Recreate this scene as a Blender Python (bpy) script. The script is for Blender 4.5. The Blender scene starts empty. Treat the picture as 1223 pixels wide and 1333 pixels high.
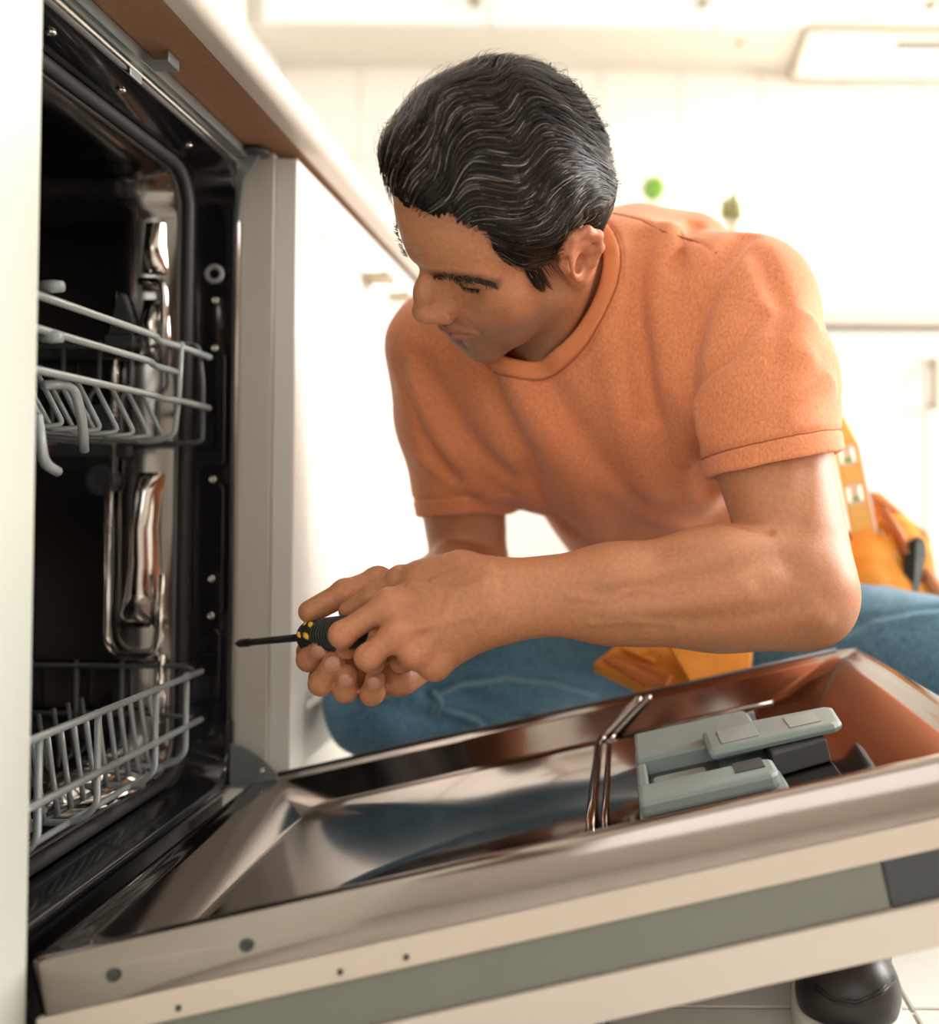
import bpy, bmesh, math, random
import numpy as np
from mathutils import Vector, Matrix

# ------------------------------------------------------------------ camera
F_PX, PPX, PPY, CAMZ = 1300.0, 800.0, 622.3, 0.44
PITCH, ROLL = math.radians(1.0), math.radians(0.4)
FW = Vector((0, math.cos(PITCH), math.sin(PITCH)))
_u = Vector((0, -math.sin(PITCH), math.cos(PITCH))); _r = Vector((1, 0, 0))
CR = _r*math.cos(ROLL) + _u*math.sin(ROLL)
CU = _u*math.cos(ROLL) - _r*math.sin(ROLL)
scene = bpy.context.scene
col = scene.collection
cam_data = bpy.data.cameras.new('camera'); cam = bpy.data.objects.new('camera', cam_data); col.objects.link(cam)
M4 = Matrix((CR, CU, -FW)).transposed().to_4x4(); M4.translation = Vector((0, 0, CAMZ))
cam.matrix_world = M4
cam_data.sensor_fit = 'HORIZONTAL'; cam_data.sensor_width = 36
cam_data.lens = 36*F_PX/1223
cam_data.shift_x = -(PPX-611.5)/1223; cam_data.shift_y = -(666.5-PPY)/1223
cam_data.clip_start = 0.05
cam_data.dof.use_dof = True; cam_data.dof.focus_distance = 0.885; cam_data.dof.aperture_fstop = 2.4
scene.camera = cam

def P(px, py, Y):
    """a point at depth Y (metres in front of the lens) from its place in the photograph"""
    d = FW*F_PX + CR*(px-PPX) + CU*(PPY-py)
    t = Y/d.y
    return Vector((d.x*t, Y, CAMZ + d.z*t))

# ------------------------------------------------------------------ light
world = bpy.data.worlds.new('daylight'); scene.world = world; world.use_nodes = True
bg = world.node_tree.nodes['Background']; bg.inputs[0].default_value = (1.0, 0.975, 0.94, 1); bg.inputs[1].default_value = 0.8
def area(name, loc, target, sx, sy, power, colr):
    l = bpy.data.lights.new(name, 'AREA'); l.shape = 'RECTANGLE'; l.size = sx; l.size_y = sy; l.energy = power; l.color = colr
    o = bpy.data.objects.new(name, l); col.objects.link(o); o.location = loc
    o.rotation_euler = (Vector(target)-Vector(loc)).to_track_quat('-Z', 'Y').to_euler()
    return o
area('window_daylight', (2.36, 1.75, 1.48), (0.0, 1.6, 0.6), 1.5, 1.3, 88, (1.0, 0.97, 0.93))
area('front_fill', (0.5, -2.25, 1.6), (0.2, 1.2, 0.7), 2.0, 1.3, 9, (1.0, 0.95, 0.88))  # soft fill lamp added behind the camera; no source is seen there
vs = scene.view_settings
vs.view_transform = 'Standard'; vs.look = 'None'; vs.gamma = 1; vs.use_curve_mapping = False; vs.exposure = 0.54

# ------------------------------------------------------------------ materials
MATS = {}
def mat(name, c, rough=0.5, metal=0.0, noise=0.0, nscale=40, bump=0.0, bscale=200, coat=0.0, sss=0.0, emit=None, aniso=0.0, stretch=None):
    if name in MATS: return MATS[name]
    m = bpy.data.materials.new(name); m.use_nodes = True; nt = m.node_tree; b = nt.nodes['Principled BSDF']
    b.inputs['Base Color'].default_value = (*c, 1); b.inputs['Roughness'].default_value = rough; b.inputs['Metallic'].default_value = metal
    b.inputs['Coat Weight'].default_value = coat
    if aniso: b.inputs['Anisotropic'].default_value = aniso
    if sss:
        b.inputs['Subsurface Weight'].default_value = sss; b.inputs['Subsurface Radius'].default_value = (0.008, 0.003, 0.0015); b.inputs['Subsurface Scale'].default_value = 1.0
    if emit:
        b.inputs['Emission Color'].default_value = (*emit[0], 1); b.inputs['Emission Strength'].default_value = emit[1]
    tc = nt.nodes.new('ShaderNodeTexCoord'); src = tc.outputs['Object']
    if stretch:
        mp = nt.nodes.new('ShaderNodeMapping'); mp.inputs['Scale'].default_value = stretch; nt.links.new(src, mp.inputs[0]); src = mp.outputs[0]
    if noise:
        n = nt.nodes.new('ShaderNodeTexNoise'); n.inputs['Scale'].default_value = nscale; n.inputs['Detail'].default_value = 5
        nt.links.new(src, n.inputs['Vector'])
        r = nt.nodes.new('ShaderNodeMix'); r.data_type = 'RGBA'
        r.inputs[6].default_value = (*[max(0, x*(1-noise)) for x in c], 1); r.inputs[7].default_value = (*[min(1, x*(1+noise)) for x in c], 1)
        nt.links.new(n.outputs['Fac'], r.inputs[0]); nt.links.new(r.outputs[2], b.inputs['Base Color'])
    if bump:
        n2 = nt.nodes.new('ShaderNodeTexNoise'); n2.inputs['Scale'].default_value = bscale; n2.inputs['Detail'].default_value = 3
        nt.links.new(src, n2.inputs['Vector'])
        bp = nt.nodes.new('ShaderNodeBump'); bp.inputs['Strength'].default_value = bump; bp.inputs['Distance'].default_value = 0.001
        nt.links.new(n2.outputs['Fac'], bp.inputs['Height']); nt.links.new(bp.outputs[0], b.inputs['Normal'])
    MATS[name] = m
    return m
def attr_color(m, attr, noise=0.0, nscale=300, stretch=None):
    """drive the base colour by a colour attribute, with a little grain on it"""
    nt = m.node_tree; b = nt.nodes['Principled BSDF']
    a = nt.nodes.new('ShaderNodeAttribute'); a.attribute_name = attr; out = a.outputs['Color']
    if noise:
        tc = nt.nodes.new('ShaderNodeTexCoord'); n = nt.nodes.new('ShaderNodeTexNoise'); n.inputs['Scale'].default_value = nscale; n.inputs['Detail'].default_value = 4
        nt.links.new(tc.outputs['Object'], n.inputs['Vector'])
        mr = nt.nodes.new('ShaderNodeMapRange'); mr.inputs[1].default_value = 0.3; mr.inputs[2].default_value = 0.7
        mr.inputs[3].default_value = 1-noise; mr.inputs[4].default_value = 1+noise; nt.links.new(n.outputs['Fac'], mr.inputs[0])
        mx = nt.nodes.new('ShaderNodeMix'); mx.data_type = 'RGBA'; mx.blend_type = 'MULTIPLY'; mx.inputs[0].default_value = 1
        nt.links.new(out, mx.inputs[6]); nt.links.new(mr.outputs[0], mx.inputs[7]); out = mx.outputs[2]
    nt.links.new(out, b.inputs['Base Color'])

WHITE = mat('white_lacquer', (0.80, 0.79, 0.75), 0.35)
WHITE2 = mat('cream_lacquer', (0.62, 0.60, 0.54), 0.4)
WALL = mat('wall_paint', (0.82, 0.79, 0.74), 0.7, noise=0.02, nscale=6)
TILE_W = mat('glazed_wall_tile', (0.80, 0.76, 0.70), 0.3, noise=0.03, nscale=3)
GROUT = mat('grout', (0.60, 0.56, 0.50), 0.9)
TILE_F = mat('floor_tile', (0.74, 0.72, 0.67), 0.35, noise=0.04, nscale=5)
CHIP = mat('chipboard', (0.30, 0.165, 0.085), 0.75, noise=0.25, nscale=260, bump=0.3, bscale=400)
COUNTER = mat('counter_laminate', (0.66, 0.60, 0.53), 0.4, noise=0.10, nscale=7, stretch=(6, 1, 6))
STEEL = mat('brushed_steel', (0.62, 0.57, 0.53), 0.20, 1.0, bump=0.05, bscale=30, stretch=(1, 60, 1))
STEEL_D = mat('tray_steel', (0.33, 0.285, 0.26), 0.12, 1.0, noise=0.05, nscale=30)
CHROME = mat('bright_steel', (0.66, 0.63, 0.60), 0.08, 1.0)
TUBM = mat('tub_steel', (0.26, 0.25, 0.24), 0.16, 1.0, bump=0.25, bscale=14)
ZINC = mat('galvanised_steel', (0.42, 0.47, 0.47), 0.38, 0.85, noise=0.1, nscale=50)
BLACK = mat('black_plastic', (0.012, 0.012, 0.012), 0.35)
BLACKG = mat('black_gloss', (0.010, 0.010, 0.011), 0.14, coat=0.4)
RUBBER = mat('black_rubber', (0.02, 0.02, 0.02), 0.6)
GREYPL = mat('grey_plastic', (0.25, 0.31, 0.30), 0.42, noise=0.05, nscale=80)
GREYDK = mat('dark_grey_plastic', (0.05, 0.055, 0.06), 0.45)
SIDEG = mat('grey_green_trim', (0.20, 0.205, 0.175), 0.45, noise=0.08, nscale=20)
CREAM = mat('cream_trim', (0.68, 0.58, 0.50), 0.4)
WIRE = mat('grey_coated_wire', (0.40, 0.45, 0.46), 0.3, 0.2)
WIRE_D = mat('dark_coated_wire', (0.10, 0.115, 0.12), 0.35, 0.2)

# ------------------------------------------------------------------ mesh helpers
class MB:
    def __init__(s): s.v = []; s.f = []; s.sm = []
    def add(s, vs, fs, smooth=False):
        o = len(s.v); s.v += [tuple(v) for v in vs]; s.f += [tuple(i+o for i in f) for f in fs]; s.sm += [smooth]*len(fs)
        return s
    def box(s, lo, hi, M=None):
        x0, y0, z0 = lo; x1, y1, z1 = hi
        vs = [Vector(p) for p in ((x0,y0,z0),(x1,y0,z0),(x1,y1,z0),(x0,y1,z0),(x0,y0,z1),(x1,y0,z1),(x1,y1,z1),(x0,y1,z1))]
        if M: vs = [M @ v for v in vs]
        return s.add(vs, [(0,3,2,1),(4,5,6,7),(0,1,5,4),(1,2,6,5),(2,3,7,6),(3,0,4,7)])
    def tube(s, pts, r, n=10, closed=False, cap=True, M=None, radii=None):
        pts = [Vector(p) for p in pts]
        if M: pts = [M @ p for p in pts]
        N = len(pts); rings = []
        t0 = (pts[1]-pts[0]).normalized(); ref = Vector((0,0,1)) if abs(t0.z) < .9 else Vector((1,0,0))
        nrm = t0.cross(ref).normalized()
        for i in range(N):
            if closed: t = (pts[(i+1) % N]-pts[i-1]).normalized()
            else: t = (pts[min(i+1, N-1)]-pts[max(i-1, 0)]).normalized()
            nrm = (nrm - t*nrm.dot(t)).normalized(); b = t.cross(nrm); rr = radii[i] if radii else r
            rings.append([pts[i]+(nrm*math.cos(a)+b*math.sin(a))*rr for a in [2*math.pi*k/n for k in range(n)]])
        vs = [v for rg in rings for v in rg]; fs = []
        for i in range(N if closed else N-1):
            j = (i+1) % N
            for k in range(n): fs.append((i*n+k, i*n+(k+1) % n, j*n+(k+1) % n, j*n+k))
        if cap and not closed: fs += [tuple(range(n-1, -1, -1)), tuple((N-1)*n+k for k in range(n))]
        return s.add(vs, fs, True)
    def lathe(s, prof, c, axis=(0,0,1), n=24):
        ax = Vector(axis).normalized(); ref = Vector((1,0,0)) if abs(ax.x) < .9 else Vector((0,1,0))
        a = ax.cross(ref).normalized(); b = ax.cross(a); c = Vector(c)
        vs = [c+ax*h+(a*math.cos(t)+b*math.sin(t))*max(r, 1e-5) for r, h in prof for t in [2*math.pi*k/n for k in range(n)]]
        fs = []
        for i in range(len(prof)-1):
            for k in range(n): fs.append((i*n+k, i*n+(k+1) % n, (i+1)*n+(k+1) % n, (i+1)*n+k))
        fs += [tuple(range(n-1, -1, -1)), tuple((len(prof)-1)*n+k for k in range(n))]
        return s.add(vs, fs, True)
    def grid(s, rows, smooth=True, flip=False):
        n = len(rows[0]); vs = [v for r in rows for v in r]; fs = []
        for i in range(len(rows)-1):
            for k in range(n-1):
                q = (i*n+k, i*n+k+1, (i+1)*n+k+1, (i+1)*n+k); fs.append(q[::-1] if flip else q)
        return s.add(vs, fs, smooth)
    def prism(s, poly, ext, M=None):
        """polygon (list of 3-D points) pushed along ext"""
        e = Vector(ext); a = [Vector(p) for p in poly]; b = [p+e for p in a]; n = len(a)
        vs = a+b
        if M: vs = [M @ v for v in vs]
        return s.add(vs, [tuple(range(n-1, -1, -1)), tuple(range(n, 2*n))]+[(i, (i+1) % n, n+(i+1) % n, n+i) for i in range(n)])
    def build(s, name, m, parent=None, bevel=0.0, seg=2, fixn=True):
        me = bpy.data.meshes.new(name); me.from_pydata(s.v, [], s.f)
        me.polygons.foreach_set('use_smooth', s.sm)
        if fixn:
            bm = bmesh.new(); bm.from_mesh(me); bmesh.ops.recalc_face_normals(bm, faces=bm.faces); bm.to_mesh(me); bm.free()
        me.update(); me.materials.append(m)
        o = bpy.data.objects.new(name, me); col.objects.link(o)
        if parent: o.parent = parent; o.matrix_parent_inverse = parent.matrix_world.inverted()
        if bevel:
            md = o.modifiers.new('bevel', 'BEVEL'); md.width = bevel; md.segments = seg; md.limit_method = 'ANGLE'; md.angle_limit = math.radians(40)
        return o
def tag(o, label=None, cat=None, group=None, kind=None):
    if label: o['label'] = label
    if cat: o['category'] = cat
    if group: o['group'] = group
    if kind: o['kind'] = kind
    return o
def empty(name, loc, label=None, cat=None, group=None):
    o = bpy.data.objects.new(name, None); col.objects.link(o); o.location = loc; o.empty_display_size = 0.05
    bpy.context.view_layer.update()
    return tag(o, label, cat, group)
def inst(src, parent, M=None):
    """another object sharing the mesh of src"""
    o = src.copy(); col.objects.link(o); o.parent = parent
    if M is not None: o.matrix_basis = M @ src.matrix_basis
    return o
def arc_path(pts, r=0.01, n=5):
    """polyline with rounded corners"""
    pts = [Vector(p) for p in pts]; out = [pts[0]]
    for i in range(1, len(pts)-1):
        a, b, c = pts[i-1], pts[i], pts[i+1]; u = (a-b); v = (c-b); q = min(r, u.length*.45, v.length*.45); u.normalize(); v.normalize()
        p0, p1 = b+u*q, b+v*q
        for k in range(n+1):
            t = k/n; out.append(p0*(1-t)**2+b*2*t*(1-t)+p1*t*t)
    out.append(pts[-1]); return out
# ================================================================== the room
XW = -0.98          # wall behind the left run of cabinets
YB = 2.88           # back wall
XR = 2.40           # right wall with the window
ZC = 2.55
CT0, CT1 = 0.836, 0.876      # countertop underside / top

fl = MB().box((XW-.1, -2.4, -.06), (XR+.1, YB+.1, -.004)).build('floor', GROUT); tag(fl, kind='structure')
t0 = None
tw, tl = 0.262, 0.262
for i in range(-4, 9):
    for j in range(-1, 11):
        x0 = -0.003+i*tw; y0 = -.18+j*tl
        if x0+tw > XR or y0+tl > 2.36 or x0 < XW: continue
        if t0 is None:
            t0 = MB().box((.002, .002, -.004), (tw-.002, tl-.002, 0.0)).build('tile', TILE_F, fl, bevel=.001, seg=1); t = t0
        else:
            t = t0.copy(); col.objects.link(t); t.parent = fl
        t.location = (x0, y0, 0)
wl = MB().box((XW-.1, -2.4, 0), (XW, YB, ZC)).build('wall_left', WALL); tag(wl, kind='structure')
ce = MB().box((XW-.1, -2.4, ZC), (XR+.1, YB+.1, ZC+.1)).build('ceiling', WALL); tag(ce, kind='structure')
wr = MB()
wr.box((XR, -2.4, 0), (XR+.1, YB, .8)).box((XR, -2.4, 2.15), (XR+.1, YB, ZC)).box((XR, -2.4, .8), (XR+.1, .95, 2.15)).box((XR, 2.55, .8), (XR+.1, YB, 2.15))
wr = wr.build('wall_right', WALL); tag(wr, kind='structure')
wn = MB()
for a in (.95, 1.74, 2.5): wn.box((XR+.02, a, .8), (XR+.07, a+.05, 2.15))
wn.box((XR+.02, .95, .8), (XR+.07, 2.55, .85)).box((XR+.02, .95, 2.1), (XR+.07, 2.55, 2.15))
wn = wn.build('window_1', WHITE); tag(wn, kind='structure')
wf = MB().box((XW-.1, -2.5, 0), (XR+.1, -2.4, .9)).box((XW-.1, -2.5, 2.25), (XR+.1, -2.4, ZC)).box((XW-.1, -2.5, .9), (-.55, -2.4, 2.25)).box((1.55, -2.5, .9), (XR+.1, -2.4, 2.25)).build('added_wall_front', WALL); tag(wf, kind='structure')  # unseen wall added behind the camera to darken reflections in the steel
wn2 = MB()
for a in (-.55, .475, 1.5): wn2.box((a, -2.47, .9), (a+.05, -2.42, 2.25))
wn2.box((-.55, -2.47, .9), (1.55, -2.42, .95)).box((-.55, -2.47, 2.2), (1.55, -2.42, 2.25))
wn2 = wn2.build('added_window', WHITE); tag(wn2, kind='structure')  # unseen window, added as the opening for the fill lamp
wb = MB().box((XW-.1, YB, 0), (XR+.1, YB+.1, ZC)).build('wall_back', GROUT); tag(wb, kind='structure')
# backsplash tiles on the back wall, between the counter and the wall cabinets
t0 = None
for i in range(-4, 11):
    for j in range(3):
        x0 = -0.05+i*.232; z0 = CT1+.002+j*.268
        if x0 < XW or x0+.232 > XR: continue
        if t0 is None:
            t0 = MB().box((.0015, -.006, .0015), (.2305, 0, .2665)).build('tile', TILE_W, wb, bevel=.0015, seg=1); t = t0
        else:
            t = t0.copy(); col.objects.link(t); t.parent = wb
        t.location = (x0, YB, z0)
MB().box((XW, YB-.006, 1.681), (XR, YB, ZC)).build('upper_plaster', WALL, wb)

# ------------------------------------------------------------------ cabinets
def bar_handle(parent, p, d, out, L=.12):
    """square bar handle: p middle, d along, out away from the door"""
    p, d, out = Vector(p), Vector(d), Vector(out); m = MB(); s = .006
    def bx(c, h):
        w = d.cross(out).normalized()
        vs = [c+d*(a*h[0])+out*(b*h[1])+w*(e*h[2]) for a, b, e in ((-1,-1,-1),(1,-1,-1),(1,1,-1),(-1,1,-1),(-1,-1,1),(1,-1,1),(1,1,1),(-1,1,1))]
        m.add(vs, [(0,3,2,1),(4,5,6,7),(0,1,5,4),(1,2,6,5),(2,3,7,6),(3,0,4,7)])
    bx(p+out*.028, (L/2, s, s))
    for q in (-1, 1): bx(p+out*.013+d*(q*(L/2-.012)), (s, .0135, s))
    return m.build('handle', HANDLE, parent, bevel=.001)
HANDLE = mat('handle_metal', (0.40, 0.33, 0.24), 0.3, 1.0)
def shaker_door(parent, o, u, v, n, W, H, fr=.062, th=.022, rec=.008, name='door', m=None):
    """frame-and-panel door: o lower corner on the carcass, u along width, v up, n outward"""
    m = m or WHITE
    o, u, v, n = Vector(o), Vector(u), Vector(v), Vector(n)
    d = MB()
    def q(a, b, c): return o+u*a+v*b+n*c
    A = [q(0,0,th), q(W,0,th), q(W,H,th), q(0,H,th)]
    i2 = fr+.004
    B = [q(fr,fr,th), q(W-fr,fr,th), q(W-fr,H-fr,th), q(fr,H-fr,th)]
    C_ = [q(i2,i2,th-rec), q(W-i2,i2,th-rec), q(W-i2,H-i2,th-rec), q(i2,H-i2,th-rec)]
    D = [q(0,0,0), q(W,0,0), q(W,H,0), q(0,H,0)]
    vs = A+B+C_+D; fs = []
    for k in range(4):
        l = (k+1) % 4
        fs += [(k, l, 4+l, 4+k), (4+k, 4+l, 8+l, 8+k), (12+k, 12+l, l, k)]
    fs += [(8,9,10,11), (15,14,13,12)]
    d.add(vs, fs)
    return d.build(name, m, parent, bevel=.0012, seg=1)
XF = -0.397     # carcass fronts of the left run; the doors stand 25 mm proud
def base_cabinet_left(y0, y1, label, doors, panel_m=None):
    e = empty('base_cabinet', ((XW+XF)/2, (y0+y1)/2, 0), label, 'cabinet', 'base cabinets along the dishwasher wall')
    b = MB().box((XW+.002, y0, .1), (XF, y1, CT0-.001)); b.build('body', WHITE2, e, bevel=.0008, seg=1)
    MB().box((XW+.002, y0, 0), (XF-.05, y1, .1)).build('plinth', WHITE2, e)
    for (a, b_, hy) in doors:
        d = shaker_door(e, (XF+.0005, a, .115), (0,1,0), (0,0,1), (1,0,0), b_-a, CT0-.115-.006, th=.025)
        bar_handle(d, (XF+.0255, hy, .765), (0,0,1) if False else (0,1,0), (1,0,0), .045)
    return e
base_cabinet_left(1.152, 1.99, 'white base cabinet beside the open dishwasher, with two framed doors', ((1.156, 1.571, 1.50), (1.575, 1.986, 1.645)))
base_cabinet_left(1.992, 2.318, 'white base cabinet in the corner beside the back counter', ((1.995, 2.298, 2.06),))
ec = empty('base_cabinet', ((XW+XF)/2, .35, 0), 'white base cabinet on the near side of the open dishwasher', 'cabinet', 'base cabinets along the dishwasher wall')
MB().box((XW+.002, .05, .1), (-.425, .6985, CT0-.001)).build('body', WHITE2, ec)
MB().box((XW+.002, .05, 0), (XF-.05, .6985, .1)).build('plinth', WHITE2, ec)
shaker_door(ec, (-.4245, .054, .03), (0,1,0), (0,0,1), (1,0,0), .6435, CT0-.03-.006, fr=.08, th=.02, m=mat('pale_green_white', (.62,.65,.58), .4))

# left countertop, rounded front edge, chipboard underneath
cl = empty('countertop', (-.66, 1.3, CT0), 'cream countertop with bare brown chipboard underside above the dishwasher', 'countertop')
prof = [(XW+.002, CT0+.004), (XW+.002, CT1)]
xf, r = -.338, .020
for k in range(9):
    a = math.pi/2*(1-k/8); prof.append((xf-r+r*math.cos(a), CT1-r+r*math.sin(a)))
for k in range(1, 9):
    a = -math.pi/2*k/8; prof.append((xf-.014+.014*math.cos(a), CT0+.014+.014*math.sin(a)))
prof += [(-.366, CT0), (-.366, CT0+.004)]
m = MB(); n = len(prof); ys = (-1.2, 2.27)
vs = [(x, y, z) for y in ys for x, z in prof]
m.add(vs, [tuple(range(n)), tuple(range(2*n-1, n-1, -1))]); m.add(vs, [(i, (i+1) % n, n+(i+1) % n, n+i) for i in range(n)], True)
o = m.build('top', COUNTER, cl); 
md = o.modifiers.new('e', 'EDGE_SPLIT'); md.split_angle = math.radians(35)
MB().box((XW+.002, -1.2, CT0), (-.3665, 2.27, CT0+.0035)).build('underside', CHIP, cl)

# back run: base cabinets, counter
YBF = 2.30
xs = [-.36, .215, .79, 1.365, 1.94]
for i in range(4):
    e = empty('base_cabinet', ((xs[i]+xs[i+1])/2, 2.6, 0), 'white base cabinet under the back counter, %s' % ['next to the corner', 'behind the kneeling man', 'below the range hood', 'beyond the range hood'][i], 'cabinet', 'base cabinets along the back wall')
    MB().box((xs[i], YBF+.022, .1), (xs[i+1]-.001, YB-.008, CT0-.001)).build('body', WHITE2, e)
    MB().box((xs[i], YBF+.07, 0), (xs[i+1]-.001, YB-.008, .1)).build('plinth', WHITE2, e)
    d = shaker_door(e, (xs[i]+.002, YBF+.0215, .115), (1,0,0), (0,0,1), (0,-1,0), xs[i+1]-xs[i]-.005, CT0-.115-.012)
    bar_handle(d, (xs[i+1]-.06, YBF-.0005, .70), (0,0,1), (0,-1,0), .12)
cb = MB().box((XW+.004, 2.28, CT0), (1.94, YB-.007, CT1)).build('countertop', COUNTER, bevel=.004)
tag(cb, 'cream countertop running along the tiled back wall', 'countertop')
# wall cabinets
ZU, YU = 1.676, 2.596
sx = [P(637, 10, YU).x + k*(P(932, 10, YU).x-P(637, 10, YU).x) for k in range(-2, 4)]
for i in range(1, 5):
    e = empty('wall_cabinet', ((sx[i]+sx[i+1])/2, 2.74, ZU), 'white wall cabinet %s' % ['in the corner over the left countertop end', 'over the corner of the counter', 'straight above the kneeling man', 'above the lit range hood', 'right of the range hood lamp'][i], 'cabinet', 'wall cabinets over the back counter')
    x0 = max(sx[i], XW+.003)
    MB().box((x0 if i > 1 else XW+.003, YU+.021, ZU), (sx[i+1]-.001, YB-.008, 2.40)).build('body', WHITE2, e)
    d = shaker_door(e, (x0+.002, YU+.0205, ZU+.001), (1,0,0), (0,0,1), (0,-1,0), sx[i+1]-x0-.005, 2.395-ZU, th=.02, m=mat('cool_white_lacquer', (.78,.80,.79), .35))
    bar_handle(d, (sx[i+1]-.035, YU, ZU+.048), (1,0,0), (0,-1,0), .035)
    if i == 2: MB().lathe([(.013, 0), (.013, -.004), (.010, -.006)], (P(963, 57, 2.7).x, 2.70, ZU), (0,0,1), 20).build('screw_cap', mat('beech_cap', (.50,.28,.14), .5), e)
# range hood under the wall cabinet
eh = empty('range_hood', (.85, 2.7, 1.634), 'slim white and steel range hood with a lit lamp under the wall cabinets', 'range hood')
hx0, hx1, hy0, hz = .497, 1.10, 2.555, 1.634
MB().box((hx0+.008, hy0+.01, hz+.006), (hx1-.008, YB-.03, ZU-.001)).build('body', WHITE, eh)
f = MB()
f.box((hx0, hy0, hz), (hx1, hy0+.016, hz+.03)).box((hx0, YB-.046, hz), (hx1, YB-.03, hz+.03)).box((hx0, hy0+.016, hz), (hx0+.012, YB-.046, hz+.03)).box((hx1-.012, hy0+.016, hz), (hx1, YB-.046, hz+.03))
f.build('steel_frame', mat('hood_trim', (.52,.46,.38), .35, .8), eh)
for k in range(14):
    MB().box((.735+k*.012, 2.60, hz+.0025), (.741+k*.012, 2.655, hz+.0058)).build('vent_slot', GREYDK, eh)
LAMP = mat('lamp_glass', (1,.97,.9), .3, emit=((1.0,.94,.84), 14.0))
MB().lathe([(.034, 0.006), (.034, .002), (.028, -.001)], (P(1115, 55, 2.63).x, 2.63, hz), (0,0,1), 24).build('lamp', LAMP, eh)
l = bpy.data.lights.new('hood_lamp_light', 'SPOT'); l.energy = 30; l.color = (1,.93,.82); l.spot_size = math.radians(165); l.spot_blend = .8; l.shadow_soft_size = .03
lo = bpy.data.objects.new('hood_lamp_light', l); col.objects.link(lo); lo.parent = eh; lo.matrix_world = Matrix.Translation((P(1115, 55, 2.63).x, 2.63, hz-.02))

# things on the back counter, mostly hidden by the man
pt = empty('potted_topiary', (P(851, 246, 2.62).x, 2.62, CT1), 'round green topiary ball in a white pot on the back counter', 'plant')
c = P(851, 246, 2.62)
MB().lathe([(.035, 0), (.045, .08), (.048, .085), (.042, .085), (.04, .075), (.0, .075)], (c.x, 2.62, CT1), n=24).build('pot', WHITE, pt)
MB().tube([(c.x, 2.62, CT1+.07), (c.x+.004, 2.62, (CT1+c.z)/2), (c.x, 2.62, c.z)], .004).build('stem', mat('stem_brown', (.2,.12,.05), .7), pt)
rnd = random.Random(4); lf = MB()
for k in range(420):
    z = rnd.uniform(-1, 1); a = rnd.uniform(0, 6.283); q = math.sqrt(1-z*z); d = Vector((q*math.cos(a), q*math.sin(a), z)); p = c+d*rnd.uniform(.022, .031)
    u = d.orthogonal().normalized(); w = d.cross(u); t = rnd.uniform(0, 6.28); u, w = u*math.cos(t)+w*math.sin(t), w*math.cos(t)-u*math.sin(t)
    lf.add([p-u*.005, p+w*.003+d*.003, p+u*.007+d*.002, p-w*.003+d*.003], [(0,1,2,3)])
tag(lf.build('foliage', mat('leaf_green', (.22,.48,.02), .6, noise=.3, nscale=80), pt, fixn=False), kind='stuff')
dv = empty('dried_flower_vase', (P(955, 268, 2.62).x, 2.62, CT1), 'beige dried flower bunch in a vase on the back counter', 'vase')
c = P(955, 268, 2.62)
MB().lathe([(.03, 0), (.04, .05), (.035, .13), (.022, .18), (.026, .2), (.018, .2), (.0, .19)], (c.x, 2.62, CT1), n=24).build('vase', WHITE, dv)
for k in range(16):
    a = rnd.uniform(0, 6.28); q = rnd.uniform(0, .032); h = c.z+rnd.uniform(-.03, .02)
    e2 = Vector((c.x+q*math.cos(a), 2.62+q*math.sin(a), h))
    s = MB().tube([(c.x+q*.2*math.cos(a), 2.62+q*.2*math.sin(a), CT1+.1), e2], .0015, 6).build('flower_stem', mat('straw', (.42,.33,.18), .8), dv)
    fm = MB(); 
    prof = [(.001, -.02), (.008, -.012), (.0105, 0), (.008, .012), (.002, .018)]
    fm.lathe(prof, e2, (rnd.uniform(-.3,.3), rnd.uniform(-.3,.3), 1), 10).build('flower_head', mat('dried_rose', (.55,.40,.30) if k % 3 else (.25,.26,.12), .9, noise=.3, nscale=150), s)
# ================================================================== the dishwasher
DW0, DW1 = 0.7015, 1.150      # near / far side of its niche
XD, ZD = -0.410, 0.112        # hinge line of the door
dw = empty('dishwasher', (-.66, .926, 0), 'built-in slim dishwasher standing open, black tub edge and steel door tray', 'dishwasher')
def rrect(x, y0, y1, z0, z1, r, n=6):
    out = []
    for cy, cz, a0 in ((y1-r, z1-r, 0), (y0+r, z1-r, 90), (y0+r, z0+r, 180), (y1-r, z0+r, 270)):
        for k in range(n+1):
            a = math.radians(a0+90*k/n); out.append(Vector((x, cy+r*math.cos(a), cz+r*math.sin(a))))
    return out
def loft(rings, name, m, parent, smooth=True):
    mb = MB(); rows = [r+[r[0]] for r in rings]; mb.grid(rows, smooth); return mb.build(name, m, parent, fixn=False)
ty0, ty1, tz0, tz1 = .742, 1.112, .135, .792
loft([rrect(-.436, DW0+.004, DW1-.006, .108, .822, .012), rrect(-.436, DW0+.010, DW1-.012, .114, .816, .03), rrect(-.44, ty0-.030, ty1+.030, tz0-.02, tz1+.022, .04), rrect(-.480, ty0-.022, ty1+.022, tz0-.016, tz1+.016, .04)], 'front_collar', BLACKG, dw)
MB().tube(arc_path([(-.4345, DW1-.0075, .125), (-.4345, DW1-.0075, .8205), (-.4345, DW0+.0055, .8205), (-.4345, DW0+.0055, .125)], .014), .0022, 8).build('steel_edge', CHROME, dw)
g = rrect(-.485, ty0-.014, ty1+.014, tz0-.008, tz1+.010, .045, 8)
MB().tube(g, .007, 10, closed=True).build('door_gasket', RUBBER, dw)
g = rrect(-.493, ty0-.010, ty1+.010, tz0-.005, tz1+.006, .045, 8)
MB().tube(g, .0035, 8, closed=True).build('gasket_lip', mat('gasket_grey', (.10,.10,.095), .35), dw)
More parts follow.
